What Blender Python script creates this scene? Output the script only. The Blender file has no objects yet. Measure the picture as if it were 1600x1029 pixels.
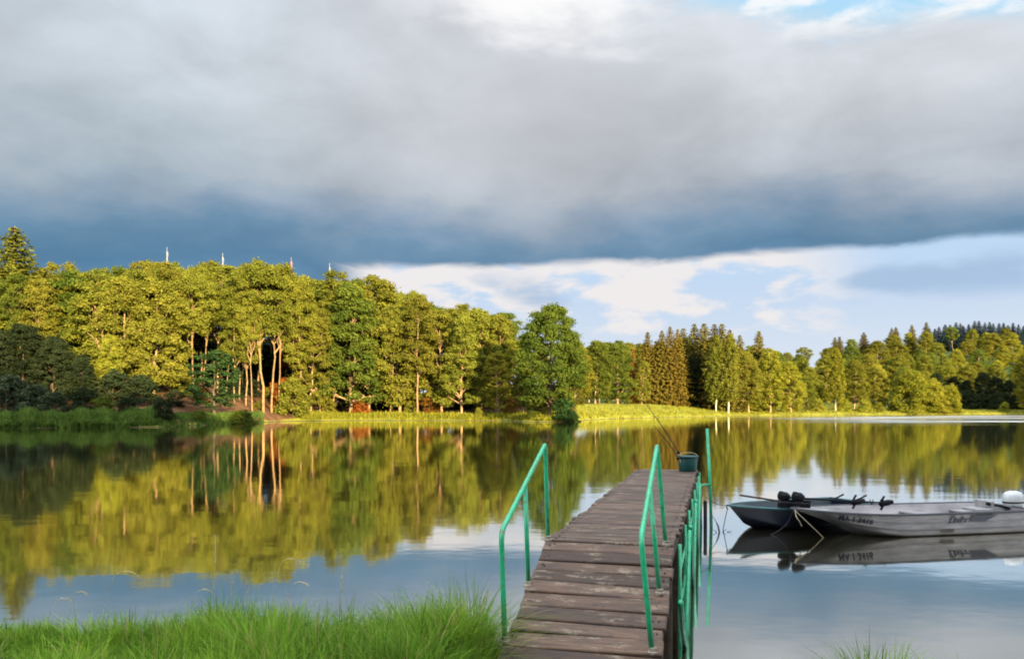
import bpy, math, random
import numpy as np
from mathutils import Vector, Matrix

random.seed(7)
rng = np.random.default_rng(7)
SC = bpy.context.scene
COL = SC.collection
R = math.radians

# ------------------------------------------------------------------ camera
EYE = 2.24                       # metres above the lake
F = 1244.0                       # focal length in photo pixels (1600 wide)
HZ = 636.0                       # photo row of the horizon
cam = bpy.data.cameras.new('camera')
cam.sensor_width = 36.0
cam.lens = F / 1600.0 * 36.0
cam.shift_y = (HZ - 514.5) / 1600.0
cam.clip_start, cam.clip_end = 0.05, 6000
co = bpy.data.objects.new('camera', cam)
co.location = (0, 0, EYE)
co.rotation_euler = (R(90), 0, 0)
COL.objects.link(co)
SC.camera = co

# ------------------------------------------------------------------ light
SC.view_settings.view_transform = 'Standard'
SC.view_settings.look = 'None'
SC.view_settings.gamma = 1
SC.view_settings.use_curve_mapping = False
EXPO = 2.5
SC.view_settings.exposure = EXPO
SUN_EL, SUN_AZ = 10.0, 24.0      # low sun, behind the camera and to its right
sd = Vector((math.sin(R(SUN_AZ)) * math.cos(R(SUN_EL)), -math.cos(R(SUN_AZ)) * math.cos(R(SUN_EL)), math.sin(R(SUN_EL))))
sl = bpy.data.lights.new('sun', 'SUN')
sl.energy = 4.7
sl.angle = R(0.5)
sl.color = (1.0, 0.79, 0.42)
so = bpy.data.objects.new('sun', sl)
so.rotation_euler = sd.to_track_quat('Z', 'Y').to_euler()
so.location = sd * 200
COL.objects.link(so)

SC.cycles.max_bounces = 8
SC.cycles.diffuse_bounces = 3
SC.cycles.glossy_bounces = 3
SC.cycles.transmission_bounces = 4
SC.cycles.filter_width = 1.9
SC.cycles.caustics_reflective = False
SC.cycles.caustics_refractive = False


class NT:
    """short hand for building node trees"""
    def __init__(self, tree):
        self.t = tree
        self.n = tree.nodes
        self.l = tree.links
        self.n.clear()

    def new(self, kind, **kw):
        nd = self.n.new(kind)
        for k, v in kw.items():
            setattr(nd, k, v)
        return nd

    def put(self, sock, v):
        if isinstance(v, bpy.types.NodeSocket):
            self.l.new(v, sock)
        elif v is not None:
            sock.default_value = v

    def math(self, op, a, b=None, c=None, clamp=False):
        m = self.new('ShaderNodeMath', operation=op, use_clamp=clamp)
        self.put(m.inputs[0], a)
        if b is not None:
            self.put(m.inputs[1], b)
        if c is not None:
            self.put(m.inputs[2], c)
        return m.outputs[0]

    def vmath(self, op, a, b=None):
        m = self.new('ShaderNodeVectorMath', operation=op)
        self.put(m.inputs[0], a)
        if b is not None:
            self.put(m.inputs[1], b)
        return m.outputs[0]

    def mix(self, fac, a, b, blend='MIX'):
        m = self.new('ShaderNodeMix', data_type='RGBA', blend_type=blend)
        self.put(m.inputs[0], fac)
        for s, v in ((m.inputs[6], a), (m.inputs[7], b)):
            if isinstance(v, (tuple, list)) and len(v) == 3:
                v = (*v, 1)
            self.put(s, v)
        return m.outputs[2]

    def noise(self, vec, scale, detail=4, rough=0.5, dist=0.0):
        m = self.new('ShaderNodeTexNoise')
        if vec is not None:
            self.put(m.inputs['Vector'], vec)
        m.inputs['Scale'].default_value = scale
        m.inputs['Detail'].default_value = detail
        m.inputs['Roughness'].default_value = rough
        m.inputs['Distortion'].default_value = dist
        return m.outputs[0]

    def maprange(self, v, a, b, c=0.0, d=1.0, smooth=True):
        m = self.new('ShaderNodeMapRange', interpolation_type='SMOOTHSTEP' if smooth else 'LINEAR')
        self.put(m.inputs[0], v)
        for i, x in zip((1, 2, 3, 4), (a, b, c, d)):
            self.put(m.inputs[i], x)
        return m.outputs[0]

    def ramp(self, fac, stops, interp='LINEAR'):
        m = self.new('ShaderNodeValToRGB')
        cr = m.color_ramp
        cr.interpolation = interp
        while len(cr.elements) < len(stops):
            cr.elements.new(0.5)
        for e, (p, c) in zip(cr.elements, stops):
            e.position = p
            e.color = (*c, 1)
        self.put(m.inputs[0], fac)
        return m.outputs[0]


def lin(r, g, b):
    f = lambda c: c / 12.92 if c <= 0.04045 else ((c + 0.055) / 1.055) ** 2.4
    return tuple(f(x / 255.0) for x in (r, g, b))


def build_world():
    w = bpy.data.worlds.new('World')
    SC.world = w
    w.use_nodes = True
    t = NT(w.node_tree)
    STR = 0.1
    K = 1.0 / STR / (2 ** EXPO)          # cloud colours are written as they look, then scaled to radiance
    out = t.new('ShaderNodeOutputWorld')
    bg = t.new('ShaderNodeBackground')
    bg.inputs[1].default_value = STR
    t.l.new(bg.outputs[0], out.inputs[0])
    sky = t.new('ShaderNodeTexSky', sky_type='NISHITA')
    sky.sun_disc = False
    sky.sun_elevation = R(SUN_EL)
    sky.sun_rotation = R(180 - SUN_AZ)
    tc = t.new('ShaderNodeTexCoord')
    sep = t.new('ShaderNodeSeparateXYZ')
    t.l.new(tc.outputs['Generated'], sep.inputs[0])
    x, y, z = sep.outputs
    hyp = t.math('SQRT', t.math('ADD', t.math('MULTIPLY', x, x), t.math('MULTIPLY', y, y)))
    v = t.math('DIVIDE', z, t.math('MAXIMUM', hyp, 0.001))      # tangent of the elevation
    az = t.math('ARCTAN2', x, y)                                 # 0 ahead, + to the right
    comb = t.new('ShaderNodeCombineXYZ')
    t.put(comb.inputs[0], az)
    t.put(comb.inputs[1], v)
    av = comb.outputs[0]
    st = t.new('ShaderNodeMapping')                              # stretched coordinates: clouds are wider than tall
    st.inputs['Scale'].default_value = (1.0, 2.6, 1.0)
    t.l.new(av, st.inputs[0])
    sv = st.outputs[0]
    st2 = t.new('ShaderNodeMapping')
    st2.inputs['Scale'].default_value = (1.0, 1.9, 1.0)
    t.l.new(av, st2.inputs[0])
    big = t.noise(st2.outputs[0], 3.4, 8, 0.54, 0.15)
    fine = t.noise(sv, 8.0, 7, 0.55, 0.3)
    soft = t.noise(sv, 1.5, 2, 0.5)
    # grey cloud deck: colour by height, broken by noise
    vv = t.math('ADD', v, t.math('MULTIPLY', t.math('SUBTRACT', big, 0.5), 0.17))
    vv = t.math('ADD', vv, t.math('MULTIPLY', t.math('SUBTRACT', fine, 0.5), 0.05))
    deck = t.ramp(vv, [(0.0, lin(118, 164, 198)), (0.135, lin(112, 154, 188)), (0.172, lin(98, 136, 168)), (0.200, lin(116, 149, 177)),
                       (0.230, lin(150, 168, 188)), (0.265, lin(182, 190, 200)), (0.36, lin(203, 208, 215)),
                       (0.46, lin(216, 221, 229)), (0.7, lin(228, 233, 240))])
    bil = t.new('ShaderNodeMapping')                              # rounded billows
    bil.inputs['Location'].default_value = (0.37, 0.11, 0.0)
    bil.inputs['Scale'].default_value = (1.0, 1.7, 1.0)
    t.l.new(av, bil.inputs[0])
    wsp = t.noise(bil.outputs[0], 5.2, 8, 0.56, 0.25)
    wsp2 = t.noise(bil.outputs[0], 2.1, 3, 0.5, 0.1)
    wv = t.math('MULTIPLY', t.maprange(wsp, 0.30, 0.70, 0.84, 1.14, False), t.maprange(wsp2, 0.35, 0.65, 0.93, 1.07, False))
    wv = t.math('ADD', 1.0, t.math('MULTIPLY', t.math('SUBTRACT', wv, 1.0), t.maprange(v, 0.19, 0.27, 0.45, 1.0)))
    wc = t.new('ShaderNodeCombineXYZ')
    for i in range(3):
        t.put(wc.inputs[i], wv)
    deck = t.vmath('MULTIPLY', deck, wc.outputs[0])
    # left part is duller and greener, the middle paler and pinker
    lf = t.maprange(az, -0.55, 0.0, 1.0, 0.0)
    lf = t.math('MULTIPLY', lf, t.maprange(soft, 0.35, 0.65, 0.5, 1.0))
    deck = t.mix(t.math('MULTIPLY', lf, 0.75), deck, t.mix(1.0, deck, (0.76, 0.89, 0.93), 'MULTIPLY'))
    mid = t.math('MULTIPLY', t.maprange(t.math('ABSOLUTE', t.math('SUBTRACT', az, 0.0)), 0.05, 0.30, 1.0, 0.0), t.maprange(v, 0.24, 0.34))
    deck = t.mix(t.math('MULTIPLY', mid, 0.45), deck, lin(202, 203, 209))
    # bright strip below the deck
    strip = t.ramp(v, [(0.0, lin(230, 236, 243)), (0.08, lin(212, 225, 241)), (0.13, lin(200, 219, 242)), (0.22, lin(184, 216, 247))])
    cum = t.noise(sv, 9.0, 6, 0.55, 0.2)
    cmask = t.math('MULTIPLY', t.maprange(t.math('ADD', cum, t.math('MULTIPLY', v, 1.9)), 0.68, 0.80), t.maprange(az, 0.30, 0.46, 1.0, 0.0))
    strip = t.mix(t.math('MULTIPLY', cmask, 0.9), strip, lin(244, 238, 236))
    wis = t.math('MULTIPLY', t.maprange(t.noise(sv, 4.2, 4, 0.5), 0.50, 0.62), t.maprange(t.math('ABSOLUTE', t.math('SUBTRACT', v, 0.145)), 0.005, 0.035, 1.0, 0.0))
    strip = t.mix(t.math('MULTIPLY', wis, 0.75), strip, lin(160, 188, 220))
    # lower edge of the deck
    edge = t.math('ADD', 0.178, t.math('MULTIPLY', t.math('MAXIMUM', az, -0.2), 0.012))
    ve = t.math('ADD', v, t.math('MULTIPLY', t.math('SUBTRACT', fine, 0.5), 0.030))
    dmask = t.maprange(t.math('SUBTRACT', ve, edge), -0.006, 0.008)
    # left of the gap the deck reaches down to the horizon
    dmask = t.math('MAXIMUM', dmask, t.maprange(az, -0.17, -0.23))
    col = t.mix(dmask, strip, deck)
    # bright breaks at the top of the picture and overhead
    tb = t.math('ADD', v, t.math('MULTIPLY', t.math('SUBTRACT', big, 0.5), 0.30))
    tb = t.math('ADD', tb, t.math('MULTIPLY', t.math('SUBTRACT', fine, 0.5), 0.10))
    tb = t.math('ADD', tb, t.math('MULTIPLY', t.math('MULTIPLY', az, az), 0.17))
    tmask = t.math('MULTIPLY', t.maprange(tb, 0.445, 0.52), t.maprange(az, -0.20, 0.0))
    tcol = t.mix(t.maprange(az, 0.10, 0.26), lin(253, 253, 253), t.mix(t.maprange(fine, 0.42, 0.58), lin(176, 222, 250), lin(244, 249, 253)))
    col = t.mix(tmask, col, tcol)
    colk = t.vmath('MULTIPLY', col, (K, K, K))
    # overhead and behind: open bright sky with thin white cloud
    thin = t.math('MULTIPLY', t.maprange(t.noise(tc.outputs['Generated'], 2.4, 4, 0.5), 0.36, 0.60), 0.85)
    openc = t.mix(thin, sky.outputs[0], (9.0 * SKYK, 9.2 * SKYK, 9.6 * SKYK))
    fwd = t.math('MULTIPLY', t.maprange(y, -0.15, 0.30), t.maprange(v, 0.72, 1.15, 1.0, 0.0))
    t.l.new(t.mix(fwd, openc, colk), bg.inputs[0])


SKYK = 1.0
build_world()


# ------------------------------------------------------------------ objects
def tag(o, label=None, cat=None, group=None, kind=None):
    for k, val in (('label', label), ('category', cat), ('group', group), ('kind', kind)):
        if val:
            o[k] = val
    return o


def empty(name, loc, label, cat, group=None, rz=0.0):
    o = bpy.data.objects.new(name, None)
    o.empty_display_size = 0.3
    o.location = loc
    o.rotation_euler = (0, 0, rz)
    COL.objects.link(o)
    return tag(o, label, cat, group)


def link(name, me, mat=None, parent=None):
    o = bpy.data.objects.new(name, me)
    if mat is not None and not me.materials:
        me.materials.append(mat)
    COL.objects.link(o)
    if parent is not None:
        o.parent = parent
    return o


class MB:
    """collects shapes, builds them as ONE mesh"""
    def __init__(self):
        self.v, self.f, self.a = [], [], []
        self.tone = 0.5

    def add(self, vs, fs):
        b = len(self.v)
        self.v += [tuple(p) for p in vs]
        self.a += [self.tone] * len(vs)
        self.f += [tuple(i + b for i in f) for f in fs]

    def box(self, c, s, rot=None, bev=0.0):
        hx, hy, hz = s[0] / 2, s[1] / 2, s[2] / 2
        vs = []
        if bev <= 0:
            vs = [(-hx, -hy, -hz), (hx, -hy, -hz), (hx, hy, -hz), (-hx, hy, -hz), (-hx, -hy, hz), (hx, -hy, hz), (hx, hy, hz), (-hx, hy, hz)]
            fs = [(3, 2, 1, 0), (4, 5, 6, 7), (0, 1, 5, 4), (1, 2, 6, 5), (2, 3, 7, 6), (3, 0, 4, 7)]
        else:
            b = bev                                    # chamfered upper edges
            vs = [(-hx, -hy, -hz), (hx, -hy, -hz), (hx, hy, -hz), (-hx, hy, -hz),
                  (-hx, -hy, hz - b), (hx, -hy, hz - b), (hx, hy, hz - b), (-hx, hy, hz - b),
                  (-hx + b, -hy + b, hz), (hx - b, -hy + b, hz), (hx - b, hy - b, hz), (-hx + b, hy - b, hz)]
            fs = [(3, 2, 1, 0), (8, 9, 10, 11)]
            for i in range(4):
                j = (i + 1) % 4
                fs += [(i, j, 4 + j, 4 + i), (4 + i, 4 + j, 8 + j, 8 + i)]
        M = (rot.to_4x4() if rot is not None else Matrix.Identity(4))
        self.add([M @ Vector(p) + Vector(c) for p in vs], fs)

    def tube(self, pts, rad, n=8, cap=True):
        pts = [Vector(p) for p in pts]
        if not isinstance(rad, (list, tuple)):
            rad = [rad] * len(pts)
        vs, fs = [], []
        prev = None
        for i, p in enumerate(pts):
            d = (pts[min(i + 1, len(pts) - 1)] - pts[max(i - 1, 0)])
            d = d.normalized() if d.length > 1e-9 else Vector((0, 0, 1))
            if prev is None:
                ref = Vector((0, 1, 0)) if abs(d.y) < 0.9 else Vector((1, 0, 0))
                a = d.cross(ref).normalized()
            else:
                a = (prev - d * prev.dot(d))
                a = a.normalized() if a.length > 1e-6 else d.orthogonal().normalized()
            prev = a
            b = d.cross(a)
            for k in range(n):
                ang = 2 * math.pi * k / n
                vs.append(p + (a * math.cos(ang) + b * math.sin(ang)) * rad[i])
        for i in range(len(pts) - 1):
            for k in range(n):
                k2 = (k + 1) % n
                fs.append((i * n + k, i * n + k2, (i + 1) * n + k2, (i + 1) * n + k))
        if cap:
            fs.append(tuple(range(n - 1, -1, -1)))
            fs.append(tuple((len(pts) - 1) * n + k for k in range(n)))
        self.add(vs, fs)

    def lathe(self, prof, c=(0, 0, 0), n=20, M=None, sx=1.0, sy=1.0):
        vs, fs = [], []
        for r, z in prof:
            for k in range(n):
                a = 2 * math.pi * k / n
                vs.append(Vector((r * math.cos(a) * sx, r * math.sin(a) * sy, z)))
        if M is not None:
            vs = [M @ p for p in vs]
        vs = [p + Vector(c) for p in vs]
        for i in range(len(prof) - 1):
            for k in range(n):
                k2 = (k + 1) % n
                fs.append((i * n + k, i * n + k2, (i + 1) * n + k2, (i + 1) * n + k))
        fs.append(tuple(range(n - 1, -1, -1)))
        fs.append(tuple((len(prof) - 1) * n + k for k in range(n)))
        self.add(vs, fs)

    def build(self, name, mat, parent=None, smooth=False):
        me = bpy.data.meshes.new(name)
        me.from_pydata(self.v, [], self.f)
        at = me.attributes.new('tone', 'FLOAT', 'POINT')
        at.data.foreach_set('value', self.a)
        if smooth:
            me.shade_smooth()
        me.update()
        return link(name, me, mat, parent)


def mesh_np(name, V, Q, tone=None, smooth=False):
    """mesh from numpy arrays; Q is (n, 3 or 4)"""
    V = np.asarray(V, np.float32)
    Q = np.asarray(Q, np.int32)
    k = Q.shape[1]
    me = bpy.data.meshes.new(name)
    me.vertices.add(len(V))
    me.vertices.foreach_set('co', V.ravel())
    me.loops.add(Q.size)
    me.loops.foreach_set('vertex_index', Q.ravel())
    me.polygons.add(len(Q))
    me.polygons.foreach_set('loop_start', np.arange(0, Q.size, k, dtype=np.int32))
    me.polygons.foreach_set('loop_total', np.full(len(Q), k, np.int32))
    if tone is not None:
        at = me.attributes.new('tone', 'FLOAT', 'POINT')
        at.data.foreach_set('value', np.asarray(tone, np.float32))
    me.update(calc_edges=True)
    if smooth:
        me.shade_smooth()
    return me


# ------------------------------------------------------------------ materials
def mat(name):
    m = bpy.data.materials.new(name)
    m.use_nodes = True
    t = NT(m.node_tree)
    out = t.new('ShaderNodeOutputMaterial')
    return m, t, out


def attr(t, name='tone'):
    a = t.new('ShaderNodeAttribute')
    a.attribute_name = name
    return a.outputs['Fac']


def geo_pos(t):
    return t.new('ShaderNodeNewGeometry').outputs['Position']


def objco(t):
    return t.new('ShaderNodeTexCoord').outputs['Object']


def principled(t, out, col, rough=0.5, metal=0.0, spec=0.5, normal=None):
    p = t.new('ShaderNodeBsdfPrincipled')
    c = (*col, 1) if isinstance(col, tuple) else col
    t.put(p.inputs['Base Color'], c)
    t.put(p.inputs['Roughness'], rough)
    t.put(p.inputs['Metallic'], metal)
    t.put(p.inputs['Specular IOR Level'], spec)
    if normal is not None:
        t.put(p.inputs['Normal'], normal)
    t.l.new(p.outputs[0], out.inputs[0])
    return p


def bump(t, h, strength=0.3, dist=0.02):
    b = t.new('ShaderNodeBump')
    b.inputs['Strength'].default_value = strength
    b.inputs['Distance'].default_value = dist
    t.put(b.inputs['Height'], h)
    return b.outputs[0]


def leaf_mat(name, ca, cb, cc=None, trans=0.42, patch=0.0, straw=None):
    """foliage: colour varies by clump (tone), by leaf and by tree (object random)"""
    m, t, out = mat(name)
    rnd = t.new('ShaderNodeObjectInfo').outputs['Random']
    tn = attr(t)
    c = t.mix(t.math('MINIMUM', tn, 1.0), ca, cb)
    if straw:
        c = t.mix(t.math('GREATER_THAN', tn, 1.5), c, straw)
    hs = t.new('ShaderNodeHueSaturation')
    t.put(hs.inputs['Hue'], t.maprange(rnd, 0, 1, 0.487, 0.513, False))
    t.put(hs.inputs['Value'], t.maprange(t.math('FRACT', t.math('MULTIPLY', rnd, 7.3)), 0, 1, 0.78, 1.14, False))
    t.put(hs.inputs['Color'], c)
    c = hs.outputs[0]
    if cc is not None:
        n = t.noise(objco(t), 0.35, 3)
        c = t.mix(t.math('MULTIPLY', t.maprange(n, 0.55, 0.75), patch), c, cc)
    d = t.new('ShaderNodeBsdfDiffuse')
    tr = t.new('ShaderNodeBsdfTranslucent')
    t.put(d.inputs[0], c)
    t.put(tr.inputs[0], t.mix(1.0, c, (1.15, 1.1, 0.7), 'MULTIPLY'))
    mx = t.new('ShaderNodeMixShader')
    mx.inputs[0].default_value = trans
    t.l.new(d.outputs[0], mx.inputs[1])
    t.l.new(tr.outputs[0], mx.inputs[2])
    t.l.new(mx.outputs[0], out.inputs[0])
    return m


M = {}
M['leaf_olive'] = leaf_mat('leaf_olive', (0.076, 0.083, 0.012), (0.156, 0.154, 0.022))
M['leaf_green'] = leaf_mat('leaf_green', (0.046, 0.070, 0.012), (0.104, 0.126, 0.020))
M['leaf_yellow'] = leaf_mat('leaf_yellow', (0.115, 0.122, 0.013), (0.205, 0.19, 0.024))
M['leaf_dark'] = leaf_mat('leaf_dark', (0.011, 0.016, 0.008), (0.023, 0.031, 0.013), trans=0.2)  # dark bush leaves; also paints shade into recess, forest edge and wood interior
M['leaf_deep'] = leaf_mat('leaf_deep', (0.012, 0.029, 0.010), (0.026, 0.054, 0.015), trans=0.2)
M['leaf_red'] = leaf_mat('leaf_red', (0.13, 0.040, 0.012), (0.22, 0.070, 0.016))
M['leaf_orange'] = leaf_mat('leaf_orange', (0.12, 0.060, 0.013), (0.17, 0.088, 0.018))
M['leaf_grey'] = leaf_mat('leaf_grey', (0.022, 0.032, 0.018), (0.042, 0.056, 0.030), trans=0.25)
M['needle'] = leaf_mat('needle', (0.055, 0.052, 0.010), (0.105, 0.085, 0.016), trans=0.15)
M['needle_gold'] = leaf_mat('needle_gold', (0.068, 0.056, 0.010), (0.118, 0.090, 0.016), trans=0.15)
M['needle_blue'] = leaf_mat('needle_blue', (0.012, 0.022, 0.030), (0.020, 0.034, 0.042), trans=0.1)  # cloud shade and haze of the far ridge put into the needle colour


def bark_mat(name, ca, cb, sc=1.0):
    m, t, out = mat(name)
    mp = t.new('ShaderNodeMapping')
    mp.inputs['Scale'].default_value = (5 * sc, 5 * sc, 1.2 * sc)
    t.l.new(objco(t), mp.inputs[0])
    n = t.noise(mp.outputs[0], 1.6, 5, 0.6)
    principled(t, out, t.mix(t.maprange(n, 0.35, 0.65), ca, cb), 0.9, spec=0.2, normal=bump(t, n, 0.6, 0.05))
    return m


M['bark'] = bark_mat('bark', (0.16, 0.10, 0.055), (0.30, 0.20, 0.11))
M['bark_pale'] = bark_mat('bark_pale', (0.085, 0.055, 0.028), (0.24, 0.155, 0.075))
M['bark_birch'] = bark_mat('bark_birch', (0.22, 0.18, 0.12), (0.42, 0.36, 0.27))
M['bark_dark'] = bark_mat('bark_dark', (0.045, 0.032, 0.022), (0.09, 0.065, 0.045))


def plain(name, col, rough=0.5, metal=0.0, spec=0.5, var=0.12, sc=6.0, bmp=0.0):
    m, t, out = mat(name)
    n = t.noise(objco(t), sc, 5, 0.6)
    lo = tuple(c * (1 - var) for c in col)
    hi = tuple(min(1, c * (1 + var)) for c in col)
    principled(t, out, t.mix(t.maprange(n, 0.3, 0.7), lo, hi), rough, metal, spec, bump(t, n, bmp, 0.01) if bmp else None)
    return m


def green_paint():
    m, t, out = mat('green_paint')
    p = objco(t)
    n = t.noise(p, 9.0, 5, 0.6)
    n2 = t.noise(p, 30.0, 4, 0.6)
    c = t.mix(t.maprange(n, 0.3, 0.7), (0.008, 0.26, 0.115), (0.014, 0.36, 0.175))
    c = t.mix(t.maprange(n2, 0.57, 0.66), c, (0.09, 0.11, 0.06))          # chips and grime
    principled(t, out, c, t.maprange(n, 0.3, 0.7, 0.25, 0.42), spec=0.5, normal=bump(t, n2, 0.12, 0.004))
    return m


M['green'] = green_paint()


def wood_mat():
    m, t, out = mat('weathered_boards')
    p = geo_pos(t)
    # board axis runs across the dock; stretch the grain along it
    mp = t.new('ShaderNodeMapping')
    mp.inputs['Rotation'].default_value = (0, 0, R(14.45))
    t.l.new(p, mp.inputs[0])
    mp2 = t.new('ShaderNodeMapping')
    mp2.inputs['Scale'].default_value = (1.6, 22.0, 8.0)
    t.l.new(mp.outputs[0], mp2.inputs[0])
    grain = t.noise(mp2.outputs[0], 1.6, 6, 0.65, 0.4)
    mp3 = t.new('ShaderNodeMapping')
    mp3.inputs['Scale'].default_value = (2.2, 8.0, 4.0)
    t.l.new(mp.outputs[0], mp3.inputs[0])
    blot = t.noise(mp3.outputs[0], 1.5, 5, 0.62)
    sp = t.noise(mp.outputs[0], 26.0, 4, 0.6)
    tone = attr(t)
    c = t.mix(tone, (0.038, 0.023, 0.015), (0.116, 0.074, 0.050))
    c = t.mix(t.maprange(grain, 0.35, 0.7), t.mix(1.0, c, (0.55, 0.52, 0.52), 'MULTIPLY'), t.mix(1.0, c, (1.45, 1.40, 1.36), 'MULTIPLY'))
    lich = t.math('MULTIPLY', t.maprange(blot, 0.52, 0.66), t.maprange(sp, 0.36, 0.56))
    c = t.mix(t.math('MULTIPLY', lich, 0.55), c, (0.27, 0.22, 0.16))        # pale worn and lichen patches
    c = t.mix(t.math('LESS_THAN', tone, -0.5), c, (0.012, 0.009, 0.008))   # nail heads
    dk = t.math('MULTIPLY', t.maprange(blot, 0.44, 0.34), 0.6)
    c = t.mix(dk, c, (0.030, 0.020, 0.019))
    principled(t, out, c, t.maprange(grain, 0.3, 0.7, 0.55, 0.85), spec=0.35, normal=bump(t, t.math('ADD', grain, t.math('MULTIPLY', sp, 0.3)), 0.55, 0.012))
    return m


M['boards'] = wood_mat()
M['timber'] = plain('old_timber', (0.045, 0.032, 0.024), 0.85, spec=0.2, var=0.5, sc=5, bmp=0.5)
M['black'] = plain('black_plastic', (0.003, 0.004, 0.006), 0.5, 0.0, 0.12, var=0.3)
M['bucket'] = plain('bucket_plastic', (0.004, 0.048, 0.042), 0.4, var=0.2)
M['collar'] = plain('rusty_collar', (0.20, 0.17, 0.13), 0.8, var=0.5, sc=40)
M['rope'] = plain('rope', (0.26, 0.22, 0.15), 0.9, spec=0.1, var=0.3, sc=60)
M['rope_dark'] = plain('rope_dark', (0.03, 0.03, 0.035), 0.9, spec=0.1)
M['white'] = plain('white_cowl', (0.42, 0.44, 0.45), 0.3, var=0.04)
M['decal'] = plain('decal', (0.012, 0.014, 0.03), 0.5, var=0.2)
M['teal'] = plain('teal_gunwale', (0.010, 0.085, 0.088), 0.45, var=0.25)
M['navy'] = plain('navy_hull', (0.003, 0.006, 0.015), 0.4, 0.0, 0.2, var=0.35, sc=3)
M['navy_in'] = plain('navy_inside', (0.008, 0.020, 0.026), 0.6, var=0.3)
M['rubber'] = plain('rubber_strip', (0.014, 0.015, 0.022), 0.5, var=0.2)
M['mast_white'] = plain('mast_white', (0.16, 0.17, 0.18), 0.5)
M['mast_red'] = plain('mast_red', (0.22, 0.07, 0.07), 0.5)
M['stalk'] = plain('dry_stalk', (0.40, 0.33, 0.19), 0.8, spec=0.2, var=0.25, sc=15)


def alu_mat():
    m, t, out = mat('aluminium')
    p = objco(t)
    mp = t.new('ShaderNodeMapping')
    mp.inputs['Scale'].default_value = (0.8, 3, 3)
    t.l.new(p, mp.inputs[0])
    n = t.noise(mp.outputs[0], 2.0, 6, 0.62)
    s = t.noise(p, 40, 4, 0.6)
    c = t.mix(t.maprange(n, 0.3, 0.7), (0.18, 0.17, 0.175), (0.31, 0.30, 0.305))
    sepz = t.new('ShaderNodeSeparateXYZ')
    t.l.new(p, sepz.inputs[0])
    stain = t.math('MULTIPLY', t.maprange(t.math('ADD', sepz.outputs[2], t.math('MULTIPLY', n, 0.12)), 0.17, 0.06), 0.6)
    c = t.mix(stain, c, (0.17, 0.14, 0.09))                                # algae line by the water
    principled(t, out, c, t.maprange(s, 0.3, 0.7, 0.34, 0.5), metal=0.25, spec=0.5, normal=bump(t, n, 0.1, 0.01))
    return m


M['alu'] = alu_mat()
M['alu_dull'] = plain('dull_patch', (0.14, 0.12, 0.10), 0.7, var=0.3)


# ------------------------------------------------------------------ terrain
def sm(x, a, b):
    k = np.clip((np.asarray(x, float) - a) / (b - a), 0, 1)
    return k * k * (3 - 2 * k)


_sh = [(0, 86), (120, 88), (225, 90), (262, 92), (300, 98), (370, 108), (440, 126), (520, 134), (650, 136), (790, 133),
       (822, 124), (850, 120), (890, 121), (915, 138), (950, 152), (1000, 166), (1100, 192), (1200, 216), (1300, 232), (1450, 242), (1600, 252)]
_th = [R(-180), R(-95), R(-70), R(-50)] + [math.atan((p - 800) / F) for p, d in _sh] + [R(45), R(70), R(95), R(180)]
_rr = [70, 70, 78, 92] + [d * math.hypot(1, (p - 800) / F) for p, d in _sh] + [330, 300, 260, 260]


def shore_R(th):
    return np.interp(th, _th, _rr)


def shore_D(px):
    th = math.atan((px - 800) / F)
    return float(shore_R(th)) * math.cos(th)


_pk = [math.atan((p - 800) / F) for p in (-400, 0, 300, 440, 520, 800, 900, 1000, 1150, 1300, 1450, 1600, 2000)]
_slope = [0.10, 0.10, 0.15, 0.13, 0.06, 0.055, 0.062, 0.068, 0.068, 0.06, 0.05, 0.05, 0.05]
_hill = [10, 10, 7, 6, 6, 4, 5, 8, 12, 20, 30, 36, 34]


def vnoise(x, y, sc, seed=0):
    """cheap smooth noise from sines"""
    return (np.sin(x * sc * 1.7 + seed) * np.cos(y * sc * 1.3 - seed * 1.7) + 0.6 * np.sin(x * sc * 3.1 + y * sc * 2.3 + seed * 3) + 0.4 * np.cos(y * sc * 5.3 - x * sc * 4.1 + seed)) / 2.0


def near_shore(x):
    return 6.75 - 1.35 * sm(x, -0.3, 2.2) + 0.10 * np.sin(x * 2.3) + 0.07 * np.sin(x * 5.1 + 1) + 0.02 * np.minimum(0, x + 6) + 0.5 * np.exp(-((np.asarray(x, float) - 2.75) / 0.5) ** 2)


def ground_z(x, y):
    x = np.asarray(x, float)
    y = np.asarray(y, float)
    r = np.hypot(x, y)
    th = np.arctan2(x, y)
    s = r - shore_R(th) + 1.2 * vnoise(x, y, 0.18, 2)
    sl = np.interp(th, _pk, _slope)
    hl = np.interp(th, _pk, _hill)
    hf = -1.3 + 1.3 * sm(s, -5, 0) + 0.55 * sm(s, 0, 2.5) + sl * np.clip(s, 0, 38) + hl * sm(s, 35, 250)
    hf = hf + 0.25 * vnoise(x, y, 0.11, 5) * sm(s, 4, 20)
    d = near_shore(x) - y
    hn = -1.3 + 1.3 * sm(d, -2.2, 0) + 0.40 * sm(d, 0, 0.7) + 0.035 * np.clip(d, 0, 12) + 0.22 * np.clip(d - 14, 0, 60)
    hn = hn + 0.03 * vnoise(x, y, 2.0, 1) * sm(d, 0, 1)
    # hollow under the foot of the dock ramp
    al = (x - 0.34) * 0.2495 + (y - 7.69) * 0.9684
    ac = (x - 0.34) * 0.9684 - (y - 7.69) * 0.2495
    hn = hn - 0.42 * sm(ac, -0.22, 0.02) * sm(ac, 1.42, 1.18) * sm(al, -2.9, -2.2)
    return np.maximum(hf, hn)


def gz(x, y):
    return float(ground_z(x, y))


def X(px, D):
    return (px - 800) / F * D


def Z(py, D):
    return EYE + (HZ - py) / F * D


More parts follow.
